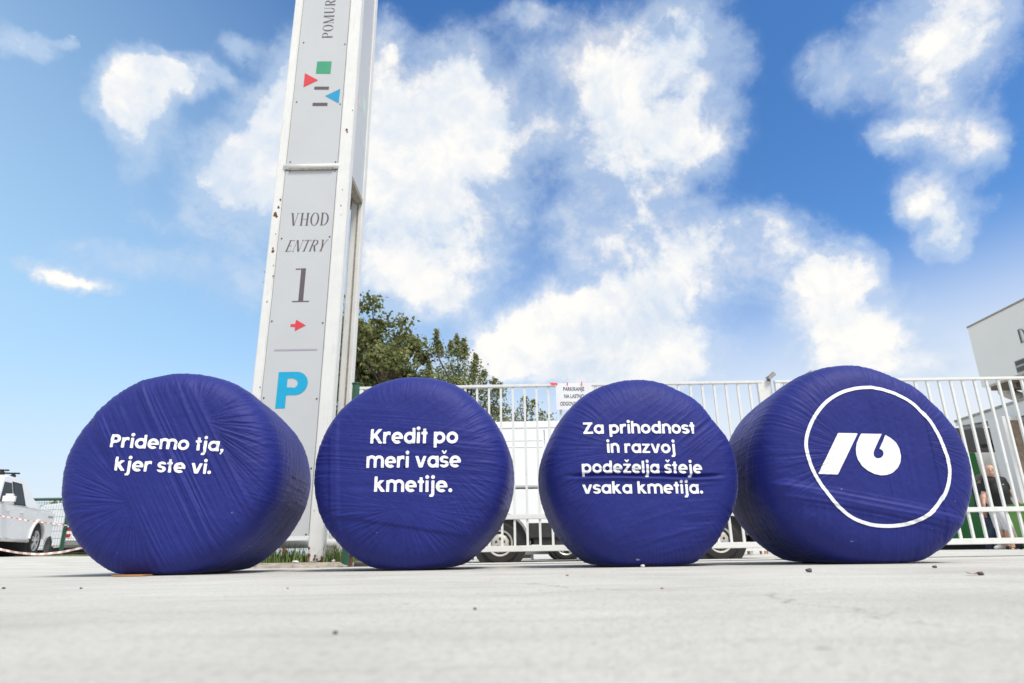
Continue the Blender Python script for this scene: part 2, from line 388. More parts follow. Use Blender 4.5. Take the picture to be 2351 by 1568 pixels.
def layout(text, gap=.115, space=.36, G=None):
    """[(sdf, x offset, advance)], total width"""
    out, x = [], 0
    for i, ch in enumerate(text):
        if ch == ' ': x += space; continue
        f, w = (G or glyph)(ch); out.append((f, x, w)); x += w + gap
    return out, x - gap
# high-contrast serif capitals, cap height = 1
def serif(ch):
    k, n, sl = .125, .022, .028                     # stem, hairline, serif thickness
    ser = lambda cx, y, L=.13: s_rect(cx - L, cx + L, y - sl / 2 + (sl / 2 if y < .5 else -sl / 2), y + sl / 2 + (sl / 2 if y < .5 else -sl / 2))
    stem = lambda x: U_(s_rect(x - k / 2, x + k / 2, 0, 1), ser(x, 0), ser(x, 1))
    thin = lambda x: U_(s_rect(x - n / 2 - .004, x + n / 2 + .004, 0, 1), ser(x, 0, .1), ser(x, 1, .1))
    def bowl(x, y0, y1, w): return I_(D_(s_ell(x, (y0 + y1) / 2, w, (y1 - y0) / 2), s_ell(x, (y0 + y1) / 2, w - k, (y1 - y0) / 2 - n - .006)), s_half(-1, 0, -x))
    if ch == 'V': return U_(I_(U_(s_seg((.14, 1.05), (.36, -.05), k), s_seg((.60, 1.05), (.385, -.05), .035)), s_rect(0, 1, 0, 1)), ser(.14, 1), ser(.60, 1, .1)), .70
    if ch == 'H': return U_(stem(.14), stem(.58), s_rect(.14, .58, .49, .49 + n + .006)), .72
    if ch == 'O': return D_(s_ell(.34, .5, .34, .515), s_ell(.34, .5, .34 - k, .49)), .68
    if ch == 'D': return U_(stem(.14), bowl(.26, 0, 1, .40), s_rect(.14, .27, 0, n + .008), s_rect(.14, .27, 1 - n - .008, 1)), .68
    if ch == 'E': return U_(stem(.14), s_rect(.14, .52, 0, n + .01), s_rect(.14, .50, 1 - n - .01, 1), s_rect(.14, .38, .49, .515), s_rect(.50, .525, 0, .2), s_rect(.48, .505, .82, 1), s_rect(.37, .39, .40, .61)), .55
    if ch == 'N': return U_(thin(.10), thin(.62), I_(s_seg((.09, 1.08), (.625, -.10), k), s_rect(.05, .66, 0, 1))), .70
    if ch == 'T': return U_(s_rect(.30 - k / 2, .30 + k / 2, 0, 1), ser(.30, 0), s_rect(.0, .60, 1 - n - .01, 1), s_rect(0, .022, .80, 1), s_rect(.578, .60, .80, 1)), .60
    if ch == 'R': return U_(stem(.14), bowl(.28, .48, 1, .32), s_rect(.14, .29, 1 - n - .008, 1), s_rect(.14, .29, .48, .508), I_(s_seg((.34, .52), (.60, -.04), k), s_rect(.2, .8, 0, .5)), s_rect(.5, .70, 0, sl)), .68
    if ch == 'Y': return U_(I_(U_(s_seg((.14, 1.05), (.335, .40), k), s_seg((.58, 1.05), (.36, .42), .035)), s_rect(0, 1, .3, 1)), s_rect(.29, .415, 0, .48), ser(.352, 0), ser(.14, 1), ser(.58, 1, .1)), .68
    if ch == 'P': return U_(stem(.14), bowl(.26, .44, 1, .34), s_rect(.14, .27, 1 - n - .008, 1), s_rect(.14, .27, .44, .47)), .62
    if ch == 'M': return U_(thin(.10), stem(.80), I_(s_seg((.10, 1.06), (.44, -.06), k * .95), s_rect(.05, .9, 0, 1)), I_(s_seg((.76, 1.06), (.43, -.06), .03), s_rect(.05, .9, 0, 1))), .95
    if ch == 'U': return U_(s_rect(.14 - k / 2, .14 + k / 2, .28, 1), ser(.14, 1), s_rect(.57, .60, .28, 1), ser(.585, 1, .1), I_(D_(s_ell(.338, .29, .262, .30), s_ell(.345, .29, .235 - k + .035, .272)), s_half(0, 1, .29))), .70
    if ch == '1': return U_(s_rect(.19, .335, 0, 1), s_rect(.0, .52, 0, .03), s_rect(.02, .2, .965, .995)), .52

def surf_net(f, lo, hi, h):
    """closed surface of f<0 on a regular grid"""
    lo = np.array(lo, float); n = np.ceil((np.array(hi) - lo) / h).astype(int) + 1
    g = [lo[i] + h * np.arange(n[i]) for i in range(3)]
    S = f(g); N = S < 0; c = np.zeros(tuple(n - 1) + (3,)); k = np.zeros(tuple(n - 1))
    base = np.stack(np.meshgrid(*[np.arange(m - 1) for m in n], indexing='ij'), -1)
    cor = [(a, b, d) for a in (0, 1) for b in (0, 1) for d in (0, 1)]
    sl = lambda o: tuple(slice(o[i], o[i] + n[i] - 1) for i in range(3))
    for A in cor:
        for ax in range(3):
            if A[ax]: continue
            B = list(A); B[ax] = 1; sa, sb = S[sl(A)], S[sl(B)]; cross = (sa < 0) != (sb < 0)
            t = np.where(cross, sa / np.where(cross, sa - sb, 1), 0)
            p = np.array(A, float)[None, None, None] + np.zeros(c.shape); p[..., ax] = t
            c += np.where(cross[..., None], p, 0); k += cross
    act = k > 0; ids = -np.ones(act.shape, int); ids[act] = np.arange(act.sum())
    V = lo + h * (base[act] + c[act] / k[act][:, None]); Q = []
    for ax in range(3):
        o1, o2 = [(1, 2), (2, 0), (0, 1)][ax]
        A = [slice(1, -1)] * 3; A[ax] = slice(0, -1); B = list(A); B[ax] = slice(1, None)
        na, nb = N[tuple(A)], N[tuple(B)]
        for flip, sel in ((0, na & ~nb), (1, ~na & nb)):
            i = np.argwhere(sel)
            if not len(i): continue
            off = np.ones(3, int); off[ax] = 0; i = i + off
            def I(d1, d2):
                j = i.copy(); j[:, o1] -= d1; j[:, o2] -= d2; return ids[j[:, 0], j[:, 1], j[:, 2]]
            q = np.stack([I(1, 1), I(0, 1), I(0, 0), I(1, 0)], 1); Q.append(q[:, ::-1] if flip else q)
    Q = np.concatenate(Q); return V, Q[(Q >= 0).all(1)]
# ------------------------------------------------------------------ ground
def gz(x, y):
    x = np.asarray(x, float); y = np.asarray(y, float)
    return (-.0063 * np.clip(y - 5.2, 0, 7) + .255 * sstep(-3.5, -11.5, x) * sstep(6, 16.5, y) + .07 * sstep(4, 9, x) * sstep(6, 14, y))
def G(x, y): return float(gz(x, y))
def ground_mat():
    m = bpy.data.materials.new('worn_concrete'); m.use_nodes = True; t = NT(m.node_tree)
    co = t.n('ShaderNodeTexCoord').outputs['Object']
    c = t.ramp(t.noise(co, 1.3, 6, .6), [(.3, (.50, .487, .438)), (.5, (.595, .583, .533)), (.7, (.675, .665, .615))])
    st = t.noise(t.v('MULTIPLY', co, (.8, 3.5, 1)), 2.2, 7, .65)
    c = t.mix(t.m('MULTIPLY', t.mr(st, .50, .72), .42), c, (.38, .355, .33))
    c = t.mix(t.m('MULTIPLY', t.mr(t.noise(co, 70, 5, .72), .48, .66), .55), c, (.30, .285, .27))
    c = t.mix(t.m('MULTIPLY', t.mr(t.noise(co, 240, 3, .6), .56, .66), .5), c, (.72, .71, .69))
    vo = t.n('ShaderNodeTexVoronoi'); t.put(vo.inputs['Vector'], co); vo.inputs['Scale'].default_value = 9; vo.inputs['Randomness'].default_value = 1
    spot = t.m('MULTIPLY', t.mr(vo.outputs['Distance'], .05, .09, 1, 0), t.mr(t.noise(co, 6, 2), .5, .6))
    c = t.mix(t.m('MULTIPLY', spot, .6), c, (.15, .14, .13))
    vc = t.n('ShaderNodeTexVoronoi', feature='DISTANCE_TO_EDGE')
    t.put(vc.inputs['Vector'], t.v('ADD', co, t.v('SCALE', t.v('SUBTRACT', t.noise(co, 2.5, 5, out='Color'), (.5, .5, .5)), sc=.5))); vc.inputs['Scale'].default_value = .42
    crack = t.m('MULTIPLY', t.mr(vc.outputs['Distance'], .0015, .006, 1, 0), t.mr(t.noise(co, .8, 2), .46, .55))
    c = t.mix(t.m('MULTIPLY', crack, .22), c, (.14, .13, .12))
    b = t.n('ShaderNodeBsdfPrincipled'); t.put(b.inputs['Base Color'], c); b.inputs['Roughness'].default_value = .92; b.inputs['Specular IOR Level'].default_value = .25
    bn = t.n('ShaderNodeBump'); bn.inputs['Strength'].default_value = .8; bn.inputs['Distance'].default_value = .009
    h = t.m('ADD', t.noise(co, 160, 5, .6), t.m('MULTIPLY', t.noise(co, 25, 6, .6), 1.4))
    t.put(bn.inputs['Height'], t.m('SUBTRACT', h, t.m('MULTIPLY', crack, .8))); t.put(b.inputs['Normal'], bn.outputs[0])
    o = t.n('ShaderNodeOutputMaterial'); t.t.links.new(b.outputs[0], o.inputs[0]); return m
def build_ground():
    xs = np.unique(np.concatenate([[-3000, -1200, -500, -200, -90, -50], np.arange(-30, 30.1, .6), [50, 90, 200, 500, 1200, 3000]]))
    ys = np.unique(np.concatenate([[-300, -60, -15], np.arange(-3, 30.1, .5), [40, 60, 100, 200, 500, 1500, 4000]]))
    X, Y = np.meshgrid(xs, ys, indexing='ij'); V = np.stack([X, Y, gz(X, Y)], -1).reshape(-1, 3); n = len(ys)
    i = (np.arange(len(xs) - 1)[:, None] * n + np.arange(n - 1)[None]).ravel()
    tag(link('ground', npmesh('ground', V, np.stack([i, i + n, i + n + 1, i + 1], 1)), ground_mat()), kind='structure')
build_ground()

# ------------------------------------------------------------------ the four wrapped bales
def wrap_mat():
    m = bpy.data.materials.new('blue_stretch_wrap'); m.use_nodes = True; t = NT(m.node_tree)
    co = t.n('ShaderNodeTexCoord').outputs['Object']
    n1 = t.noise(co, 2.4, 5, .6)
    c = t.mix(t.mr(n1, .3, .7), (.0118, .0176, .155), (.0150, .0225, .190))
    c = t.mix(t.m('MULTIPLY', t.mr(t.noise(co, 8, 7, .7), .55, .8), .35), c, (.034, .044, .26))
    scuff = t.mr(t.noise(t.v('MULTIPLY', co, (1, 1, 2.2)), 15, 3, .5), .755, .78)
    c = t.mix(t.m('MULTIPLY', scuff, .55), c, (.45, .45, .55))
    b = t.n('ShaderNodeBsdfPrincipled'); t.put(b.inputs['Base Color'], c)
    b.inputs['Roughness'].default_value = .62; b.inputs['Specular IOR Level'].default_value = .30
    b.inputs['Sheen Weight'].default_value = .22; b.inputs['Sheen Roughness'].default_value = .28; b.inputs['Sheen Tint'].default_value = (.55, .55, 1, 1)
    bn = t.n('ShaderNodeBump'); bn.inputs['Strength'].default_value = .5; bn.inputs['Distance'].default_value = .003
    t.put(bn.inputs['Height'], t.m('ADD', t.noise(co, 45, 6, .65), t.m('MULTIPLY', t.noise(co, 300, 2, .6), .35))); t.put(b.inputs['Normal'], bn.outputs[0])
    o = t.n('ShaderNodeOutputMaterial'); t.t.links.new(b.outputs[0], o.inputs[0]); return m
M_wrap = wrap_mat()

def rid(x, y, sd): return (1 - np.abs(2 * vnoise(x, y, sd) - 1)) ** 2.2
def stripes(a, b, ang, fr, sd, al=1.6):
    u = a * math.cos(ang) + b * math.sin(ang); v = -a * math.sin(ang) + b * math.cos(ang)
    return (.6 * rid(v * fr, u * al, sd) + .4 * rid(v * fr * 2.1, u * al * 1.6, sd + 5)) * (.35 + 1.0 * vnoise(u * 2.5 + sd, v * 4, sd + 2))
def fan(a, b, ca, cb, K, sd):
    r = np.hypot(a - ca, b - cb); th = np.arctan2(b - cb, a - ca)
    return (.6 * rid(th * K, r * 3, sd) + .4 * rid(th * K * 2, r * 5, sd + 3)) * sstep(.0, .08, r) * (.25 + 1.1 * vnoise(a * 5 + sd, b * 5, sd + 1))
def band(q, lo, hi, e=.02): return sstep(lo - e, lo + e, q) * sstep(hi + e, hi - e, q)
def feat1(a, b):
    q = .86 * a + .51 * b; m = band(q, -.26, .36)
    h = m * .006 * stripes(a, b, -1.035, 34, 11, 1.0) + sstep(.34, .38, q) * .008 * fan(a, b, .17, .30, 24, 21) + sstep(-.24, -.28, q) * .006 * fan(a, b, -.14, -.20, 20, 31)
    return h + .006 * m + .008 * band(q, .05, .09, .01) * vnoise(a * 3, b * 3, 4)
def feat2(a, b):
    m = sstep(.12, -.12, b + .22 + .10 * a)
    h = .0055 * stripes(a, b, -.10, 34, 41, 1.0) * sstep(.42, .30, b + .35 * a) * (1 - m)
    h = h + m * .007 * fan(a, b, .02, -.26, 22, 51) + .005 * sstep(.20, .5, a) * fan(a, b, .15, .1, 26, 61)
    return h + .006 * sstep(-.385, -.36, b + .16 * a) + .006 * band(a + .08 * b, -.50, -.44, .015) + .003 * stripes(a, b, .5, 26, 71) * sstep(.05, .2, b)
def feat3(a, b):
    h = .004 * stripes(a, b, .62, 22, 81) * sstep(-.1, .1, b) + .005 * sstep(-.18, -.42, a) * fan(a, b, -.1, .12, 20, 91)
    f = b + .055 - .02 * vnoise(a * 4, b * 0, 3)
    h = h - .016 * np.exp(-(f / .010) ** 2) * band(a, -.5, .45, .08) + .008 * np.exp(-((f + .022) / .012) ** 2) * band(a, -.5, .45, .08) - .007 * np.exp(-((f - .03) / .008) ** 2) * band(a, -.35, .2, .08)
    h = h + .006 * stripes(a, b, .06, 20, 95) * band(a, .16, .42, .08) * sstep(.0, -.1, b)
    return h + .0045 * stripes(a, b, .25, 15, 97) * sstep(-.1, -.4, b)
def feat4(a, b):
    h = .0055 * stripes(a, b, 1.57, 30, 101, 1) * band(a, .05, .36, .05) * sstep(-.24, -.18, b) + .0042 * sstep(.33, .4, a) * fan(a, b, .2, .12, 26, 111)
    q = b + .30 + .22 * a; h = h + .008 * band(q, -.03, .05, .012) + .008 * stripes(a, b, -.22, 16, 121, 1) * band(q, -.06, .07, .02)
    h = h + .007 * stripes(a, b, 1.45, 22, 131) * sstep(.0, -.06, q) + .004 * sstep(-.12, -.35, a) * fan(a, b, -.08, .05, 20, 141)
    return h + .006 * sstep(.355, .37, a)
FEAT = {1: feat1, 2: feat2, 3: feat3, 4: feat4}
BALE = {1: (-2.224, 4.7, .092, .667, 1.287, 7.0, .042), 2: (-.687, 4.864, -.049, .672, 1.138, 5.5, .029),
        3: (.857, 4.87, .032, .66, 1.239, 5.0, .054), 4: (2.278, 4.742, -.068, .669, 1.305, 6.2, .051)}
DENT = {1: [(2.45, .3, .010), (2.1, .25, -.006)], 2: [(.75, .22, .012)], 3: [(.62, .22, .022), (1.05, .2, .006), (-.55, .2, .012)], 4: [(.62, .3, .026), (1.15, .2, .010)]}
def bale_R(k, th):
    r = BALE[k][3] * (1 + .008 * (2 * vnoise(np.cos(th) * 2.2 + 9, np.sin(th) * 2.2 + 5, k) - 1) + .002 * (2 * vnoise(th * 6, th * 0, k + 9) - 1))
    for (t0, w, d) in DENT[k]:
        e = (th - t0 + math.pi) % (2 * math.pi) - math.pi; r = r - d * np.exp(-(e / w) ** 2)
    return r
def bale_surface(k, rho, th, s, n_rho, n_s, off=0):
    """displaced surface points in the bale's own frame (x right, -y front, z up)"""
    R, D, n, sag = BALE[k][3:]; hd = D / 2; a0, b0 = rho * np.cos(th), rho * np.sin(th)
    rr = rho / R; front = sstep(.55, .92, s / hd)
    h = 1.3 * front * FEAT[k](a0, b0) * sstep(1.08, .8, rr)
    h = h + .012 * (fbm2(a0 * 3.2 + 7, b0 * 3.2 + k * 5, k) - .5) + .0016 * (fbm2(a0 * 38, b0 * 38 + s * 20, k + 3, 3) - .5) * 2
    rim = sstep(.60, .9, rr)
    h = h + rim * (.0022 * rid(th * 25, s * 2.2 + rr, k + 60) + .0020 * rid(th * 60, s * 3 + rr * 2, k + 70) + .0022 * rid(th * 9 + s * 26, s * 12 + th * 5, k + 80) * sstep(.9, .5, s / hd))
    h = h + off
    a = a0 + h * n_rho * np.cos(th); b = b0 + h * n_rho * np.sin(th); y = -(s + h * n_s)
    z = b + R - sag; e = .03
    z = np.where(z < e, e * np.exp((z - e) / e), z) * 1.0          # pressed flat where it rests on the ground
    return np.stack([a, y, np.maximum(z - .0015, .0008)], -1)
def bale_face(k, a, b, off):
    R, D, n, sag = BALE[k][3:]; hd = D / 2; rho = np.hypot(a, b); th = np.arctan2(b, a); Rt = bale_R(k, th); q = np.clip(rho / Rt, 0, .999)
    s = hd * (1 - q ** n) ** (1 / n); gr = q ** (n - 1) / Rt; gs = (s / hd) ** (n - 1) / hd; L = np.hypot(gr, gs)
    return bale_surface(k, rho, th, s, gr / L, gs / L, off)
def px_face(k, px, py):
    """a point of the photograph on the bale's front plane, in the bale's (right, up) frame"""
    x, y, phi, R, D, n, sag = BALE[k]; fn = np.array([math.sin(phi), -math.cos(phi), 0]); rx = np.array([math.cos(phi), math.sin(phi), 0])
    c = np.array([x, y, R - sag]); d = ray(px, py); t = ((c + fn * (D / 2 - .005) - CC) @ fn) / (d @ fn); p = CC + d * t - c
    return np.array([p @ rx, p[2]])
def make_bale(k, label):
    x, y, phi, R, D, n, sag = BALE[k]; hd = D / 2
    root = thing('wrapped_bale', label, 'hay bale', (x, y, 0), phi, 'blue wrapped bales in a row')
    ps = np.linspace(0, math.pi, 4000); s = hd * np.sign(np.cos(ps)) * np.abs(np.cos(ps)) ** (2 / n); r = R * np.sin(ps) ** (2 / n)
    L = np.concatenate([[0], np.cumsum(np.hypot(np.diff(s), np.diff(r)))])
    cut = L[-1] - R * .8
    Ls = np.concatenate([np.linspace(.0002, R, 122), np.linspace(R, cut, 190)[1:], np.linspace(cut, L[-1] - .004, 14)[1:]])
    pi = np.interp(Ls, L, ps); s = hd * np.sign(np.cos(pi)) * np.abs(np.cos(pi)) ** (2 / n); r = np.sin(pi) ** (2 / n)
    m = 680; th = np.linspace(0, 2 * math.pi, m, endpoint=False); S, T = np.meshgrid(s, th, indexing='ij'); Rt = bale_R(k, T)
    q = r[:, None] + T * 0; gr = q ** (n - 1) / Rt; gs = np.sign(S) * np.abs(S / hd) ** (n - 1) / hd; LL = np.hypot(gr, gs)
    V = bale_surface(k, q * Rt, T, S, gr / LL, gs / LL).reshape(-1, 3)
    i = np.arange(len(s) - 1)[:, None] * m; j = np.arange(m)[None]; j2 = (j + 1) % m
    Q = np.stack([i + j, i + m + j, i + m + j2, i + j2], -1).reshape(-1, 4)
    link('wrap', npmesh('wrap', V, Q[:, ::-1]), M_wrap, root)
    return root
def surface_mesh(name, k, f, bb, h, root, mat, mapf=None, off=.0035):
    V, F = march(f, *bb, h)
    ab = mapf(V) if mapf else V
    P = bale_face(k, ab[:, 0], ab[:, 1], off)
    return P, F
def merge(parts, name, mat, root):
    V, F = [], []
    for P, f in parts:
        o = sum(len(v) for v in V); V.append(P); F += [[i + o for i in q] for q in f]
    me = bpy.data.meshes.new(name); me.from_pydata(np.concatenate(V).tolist(), [], F); me.update()
    return link(name, me, mat, root)
def write_on_bale(k, root, text, A, B, xh, gap=.09, space=.47):
    g, w = layout(text, gap, space); A2, B2 = px_face(k, *A), px_face(k, *B)
    ex = (B2 - A2) / w; up = px_face(k, A[0], A[1] - xh) - A2; ey = np.array([0.0, up[1]])
    res = .010 / np.linalg.norm(ex) * .38; parts = []
    for f, x0, gw in g:
        parts.append(surface_mesh('', k, f, (-.25, gw + .25, -.42, 1.52), res, root, None, lambda v, x0=x0: A2 + (v[:, :1] + x0) * ex + v[:, 1:] * ey))
    ws = [len(w_) for w_ in text.split()]; i0 = 0
    for n_ in ws: merge(parts[i0:i0 + n_], 'lettering', M_letter, root); i0 += n_
def z5(x, y): return ((2600 + x / 1.912) * .63541, (1280 + y / 1.912) * .63541)
def smooth_loop(P, m=5):
    P = np.asarray(P, float); n = len(P); o = []
    for i in range(n):
        a, b, c, d = P[i - 1], P[i], P[(i + 1) % n], P[(i + 2) % n]
        for t in np.arange(m) / m: o.append(.5 * (2 * b + (c - a) * t + (2 * a - 5 * b + 4 * c - d) * t * t + (3 * b - a - 3 * c + d) * t ** 3))
    return np.array(o)
def build_bales():
    r = make_bale(1, 'round bale in blue wrap lettered Pridemo tja, kjer ste vi.')
    write_on_bale(1, r, 'Pridemo tja,', (255.6, 1027.1), (514.8, 1036.7), 23.4); write_on_bale(1, r, 'kjer ste vi.', (264.6, 1080.3), (485.9, 1088.6), 23.8)
    r = make_bale(2, 'round bale in blue wrap lettered Kredit po meri vaše kmetije.')
    for tx, A, B in (('Kredit po', (851.6, 1018.9), (1052, 1018.3)), ('meri vaše', (842.1, 1074.3), (1058.3, 1072.7)), ('kmetije.', (860.1, 1128.9), (1038.7, 1129.6))):
        write_on_bale(2, r, tx, A, B, 26.2)
    r = make_bale(3, 'round bale in blue wrap lettered Za prihodnost in razvoj podeželja šteje vsaka kmetija.')
    for tx, A, B in (('Za prihodnost', (1341, 995.2), (1596.7, 995.2)), ('in razvoj', (1393.2, 1039.5), (1550.3, 1040.1)), ('podeželja šteje', (1336.9, 1085.3), (1612.5, 1086.6)), ('vsaka kmetija.', (1338.5, 1132.7), (1614.1, 1132.7))):
        write_on_bale(3, r, tx, A, B, 21.2)
    r = make_bale(4, 'round bale in blue wrap with a white ring emblem on its face')
    ring = smooth_loop([px_face(4, *z5(*p)) for p in ((585,640),(590,560),(620,470),(670,385),(740,310),(830,255),(920,227),(1010,217),(1100,225),(1190,250),(1270,285),(1345,330),(1410,395),(1470,470),(1520,560),(1555,650),(1583,740),(1594,830),(1580,920),(1545,1000),(1490,1075),(1410,1135),(1320,1175),(1230,1193),(1150,1197),(1060,1190),(970,1165),(890,1125),(810,1060),(745,985),(690,905),(640,820),(605,730))], 4)
    pf = s_poly(ring); bb = lambda P: (P[:, 0].min() - .02, P[:, 0].max() + .02, P[:, 1].min() - .02, P[:, 1].max() + .02); wv = .0212
    merge([surface_mesh('', 4, lambda x, y: np.abs(pf(x, y) + wv / 2) - wv / 2, bb(ring), .006, r, None)], 'emblem_ring', M_letter, r)
    m1 = np.array([px_face(4, *z5(*p)) for p in ((815,543),(952,545),(813,830),(678,826))])
    m2 = np.array([px_face(4, *z5(*p)) for p in ((975,547),(1115,550),(1066,660),(1060,680),(1062,700),(1075,715),(1093,719),(1112,713),(1125,698),(1127,680),(1120,663),(1100,652),(1141,556),(1180,580),(1212,610),(1235,650),(1247,700),(1243,745),(1225,785),(1190,818),(1150,833),(1110,836),(1065,826),(1020,803),(980,770),(952,728),(940,690),(938,650),(945,610),(960,575))])
    merge([surface_mesh('', 4, s_poly(m1), bb(m1), .005, r, None), surface_mesh('', 4, s_poly(m2), bb(m2), .0045, r, None)], 'emblem_mark', M_letter, r)
build_bales()
# ------------------------------------------------------------------ sign pylon (square tower of four posts)
def flat_marks(name, shapes, mat, root, plane_y, res=.004, t=.003):
    """printed shapes on a plane facing the camera: SDFs given in plane (x, z)"""
    V, F = [], []
    for f, bb in shapes:
        v, q = march(f, *bb, res); o = len(V)
        V += [(x, plane_y - t, z) for x, z in v]; F += [[i + o for i in p] for p in q]
    me = bpy.data.meshes.new(name); me.from_pydata([tuple(map(float, v)) for v in V], [], F); me.update()
    return link(name, me, mat, root)
def build_pylon():
    Y = 7.8; root_x = at(690, 1250, Y)[0]; gy = G(root_x, Y)
    P = lambda px, py, y=Y: (at(px, py, y)[0] - root_x, at(px, py, y)[2] - gy)
    z7 = lambda x, y: P((900 + x / 2.24) * .63541, y / 2.24 * .63541)
    z8 = lambda x, y: P((880 + x / 2.24) * .63541, (600 + y / 2.24) * .63541)
    z1 = lambda x, y: P((880 + x / 1.7827) * .63541, (1200 + y / 1.7827) * .63541)
    root = thing('sign_pylon', 'tall white entrance pylon with VHOD ENTRY 1 panel behind the bales', 'sign', (root_x, Y, gy))
    xL0 = z1(95, 0)[0]; xL1 = z1(155, 0)[0]; xR0 = z1(522, 0)[0]; xR1 = z1(608, 0)[0]
    TOP = 10.6; D = 1.0; pw = xR1 - xR0; pl = xL1 - xL0
    zb = z7(400, 1348)[1]; base = .05
    for (x0, x1, y0) in ((xL0, xL1, 0), (xR0, xR1, 0), (xL0, xL1, D - pw), (xR0, xR1, D - pw)):
        MB().box(x0, x1, y0, y0 + (pw if y0 else pw), base, TOP).build('post', M_pylon, root, bevel=.012)
    g = .007
    zbot = z1(405, 1312)[1]
    lowp = MB().box(xL1 + g, xR0 - g, .012, .03, zbot, zb - .055).build('sign_panel', M_panel, root)
    upp = MB().box(xL1 + g, xR0 - g, .012, .03, zb + .05, TOP - .05).build('sign_panel', M_panel, root)
    MB().box(xL1 - .001, xR0 + .001, .032, .05, zbot + .01, TOP - .1).build('backing_board', M_dark, root)
    b = MB().tube([(xL1 - .02, .012, zb), (xR0 + .02, .012, zb)], .040, 14); b.build('cross_tube', M_pylon, root)
    MB().box(xL1 + .06, xR0 - .06, -.018, .02, zb - .062, zb - .037).build('cross_bracket', M_grime, root)
    MB().box(xL1, xR0, .0, .05, zbot - .05, zbot - .01).build('bottom_rail', M_white, root)
    # closed upper storey: right-hand side panel, rear panel, left panel and grimy soffit
    zs = z8(860, 70)[1] + .02
    MB().box(xR1 - .034, xR1 - .014, pw + g, D - pw - g, zs + .09, TOP - .05).build('side_panel', M_panel, root)
    MB().box(xR1 - .060, xR1 - .040, pw, D - pw, zs + .10, TOP - .1).build('backing_board', M_dark, root)
    MB().box(xR1 - .11, xR1 - .004, pw, D - pw, zs, zs + .085).build('side_beam', M_grime, root, bevel=.006)
    MB().box(xL1, xR0, D - .11, D - .004, zs, zs + .085).build('side_beam', M_grime, root, bevel=.006)
    MB().box(xL0 + .014, xL0 + .034, pw + g, D - pw - g, zs, TOP - .05).build('side_panel', M_panel, root)
    MB().box(xL1 + g, xR0 - g, D - .034, D - .014, zs + .09, TOP - .05).build('rear_panel', M_panel, root)
    MB().box(xL1, xR1 - .115, pw + .0, D - .115, zs + .09, zs + .11).build('soffit', M_grime, root)
    MB().box(xR1 - .075, xR1 - .055, D - pw - .012, D - pw, base, zs).build('post_groove', M_grime, root)
    MB().box(xL0 - .02, xR1 + .02, -.02, D + .02, TOP, TOP + .05).build('top_cap', M_pylon, root)
    sc = [z7(440, 340), z7(817, 352), z7(383, 821), z7(774, 838), z7(331, 1307), z7(733, 1307), z7(327, 1383), z7(719, 1380), z8(307, 583), z8(722, 568), z8(227, 1252), z8(661, 1266), z1(124, 422), z1(484, 427), z1(450, 876), z1(405, 1303)]
    for (x, z) in sc:
        x = min(max(x, xL1 + .035), xR0 - .035)
        MB().lathe([(.0, -.006), (.007, -.005), (.010, .0), (.010, .006)], 10, o=(x, .008, z)).build('screw', M_dark, root)
    py = .012
    def word(text, L, Rr, base_l, cap, name, mat, shear=0, gap=.10, G_=serif, res=.0035):
        g, w = layout(text, gap, .4, G_); A = np.array(base_l); ex = (Rr - L) / w; ez = cap; sh = []
        for f, x0, gw in g:
            def ff(X, Z, f=f, x0=x0): v = (Z - A[1]) / ez; u = (X - L - shear * (Z - A[1])) / ex - x0; return f(u, v) * min(ex, ez)
            x_a = L + x0 * ex; sh.append((ff, (x_a - .03, x_a + gw * ex + .03 + shear * cap, A[1] - .02, A[1] + cap * 1.03 + .02)))
        flat_marks(name, sh, mat, root, py, res)
    a, b_ = z8(385, 480), z8(665, 479); word('VHOD', z8(383, 430)[0] - .02, z8(687, 430)[0], a, z8(385, 378)[1] - a[1], 'lettering', M_ink, .04)
    a = z8(330, 690); word('ENTRY', z8(330, 690)[0], z8(650, 690)[0], a, z8(345, 598)[1] - a[1], 'lettering', M_ink, .30)
    a = z8(390, 1098); word('1', a[0], z8(528, 1098)[0], a, z8(418, 826)[1] - a[1], 'numeral', M_ink, .0)
    q = [z8(*p) for p in ((378, 1277), (415, 1276), (424, 1241), (502, 1287), (413, 1333), (414, 1299), (378, 1299))]
    bb = lambda P_: (min(p[0] for p in P_) - .01, max(p[0] for p in P_) + .01, min(p[1] for p in P_) - .01, max(p[1] for p in P_) + .01)
    flat_marks('arrow', [(s_poly(q), bb(q))], M_red_ink, root, py)
    q2 = [(x - .03, z - (z8(440, 1287)[1] - z1(300, 652)[1])) for x, z in q]
    dx = z1(335, 655)[0] - max(p[0] for p in q2); q2 = [(x + dx, z) for x, z in q2]
    flat_marks('arrow', [(s_poly(q2), bb(q2))], M_red_ink, root, py)
    q = [z8(248, 1482), z8(595, 1482), z8(595, 1495), z8(248, 1495)]; q = [(q[0][0], q[0][1]), (q[1][0], q[0][1]), (q[1][0], q[3][1]), (q[0][0], q[3][1])]
    flat_marks('divider_line', [(s_poly(q), bb(q))], M_line_ink, root, py)
    # big P
    x0, zz0 = z1(202, 491); x1 = z1(264, 491)[0]; zt = z1(222, 256)[1]; xb = z1(412, 325)[0]; zl = z1(270, 405)[1]; c0 = z1(283, 297); c1 = z1(279, 355)
    rb = (zt - zl) / 2; ri = (c0[1] - c1[1]) / 2; xc = xb - rb; zc = (zt + zl) / 2; xci = z1(348, 325)[0] - ri
    fP = D_(U_(s_rect(x0, x1, zz0, zt), s_rect(x0, xc, zl, zt), I_(s_disc(xc, zc, rb), s_half(-1, 0, -xc + .001))),
            s_rect(x1, xci, c1[1], c0[1]), I_(s_disc(xci, zc, ri), s_half(-1, 0, -xci + .001)))
    flat_marks('parking_letter', [(fP, (x0 - .01, xb + .01, zz0 - .01, zt + .01))], M_cyan_ink, root, py)
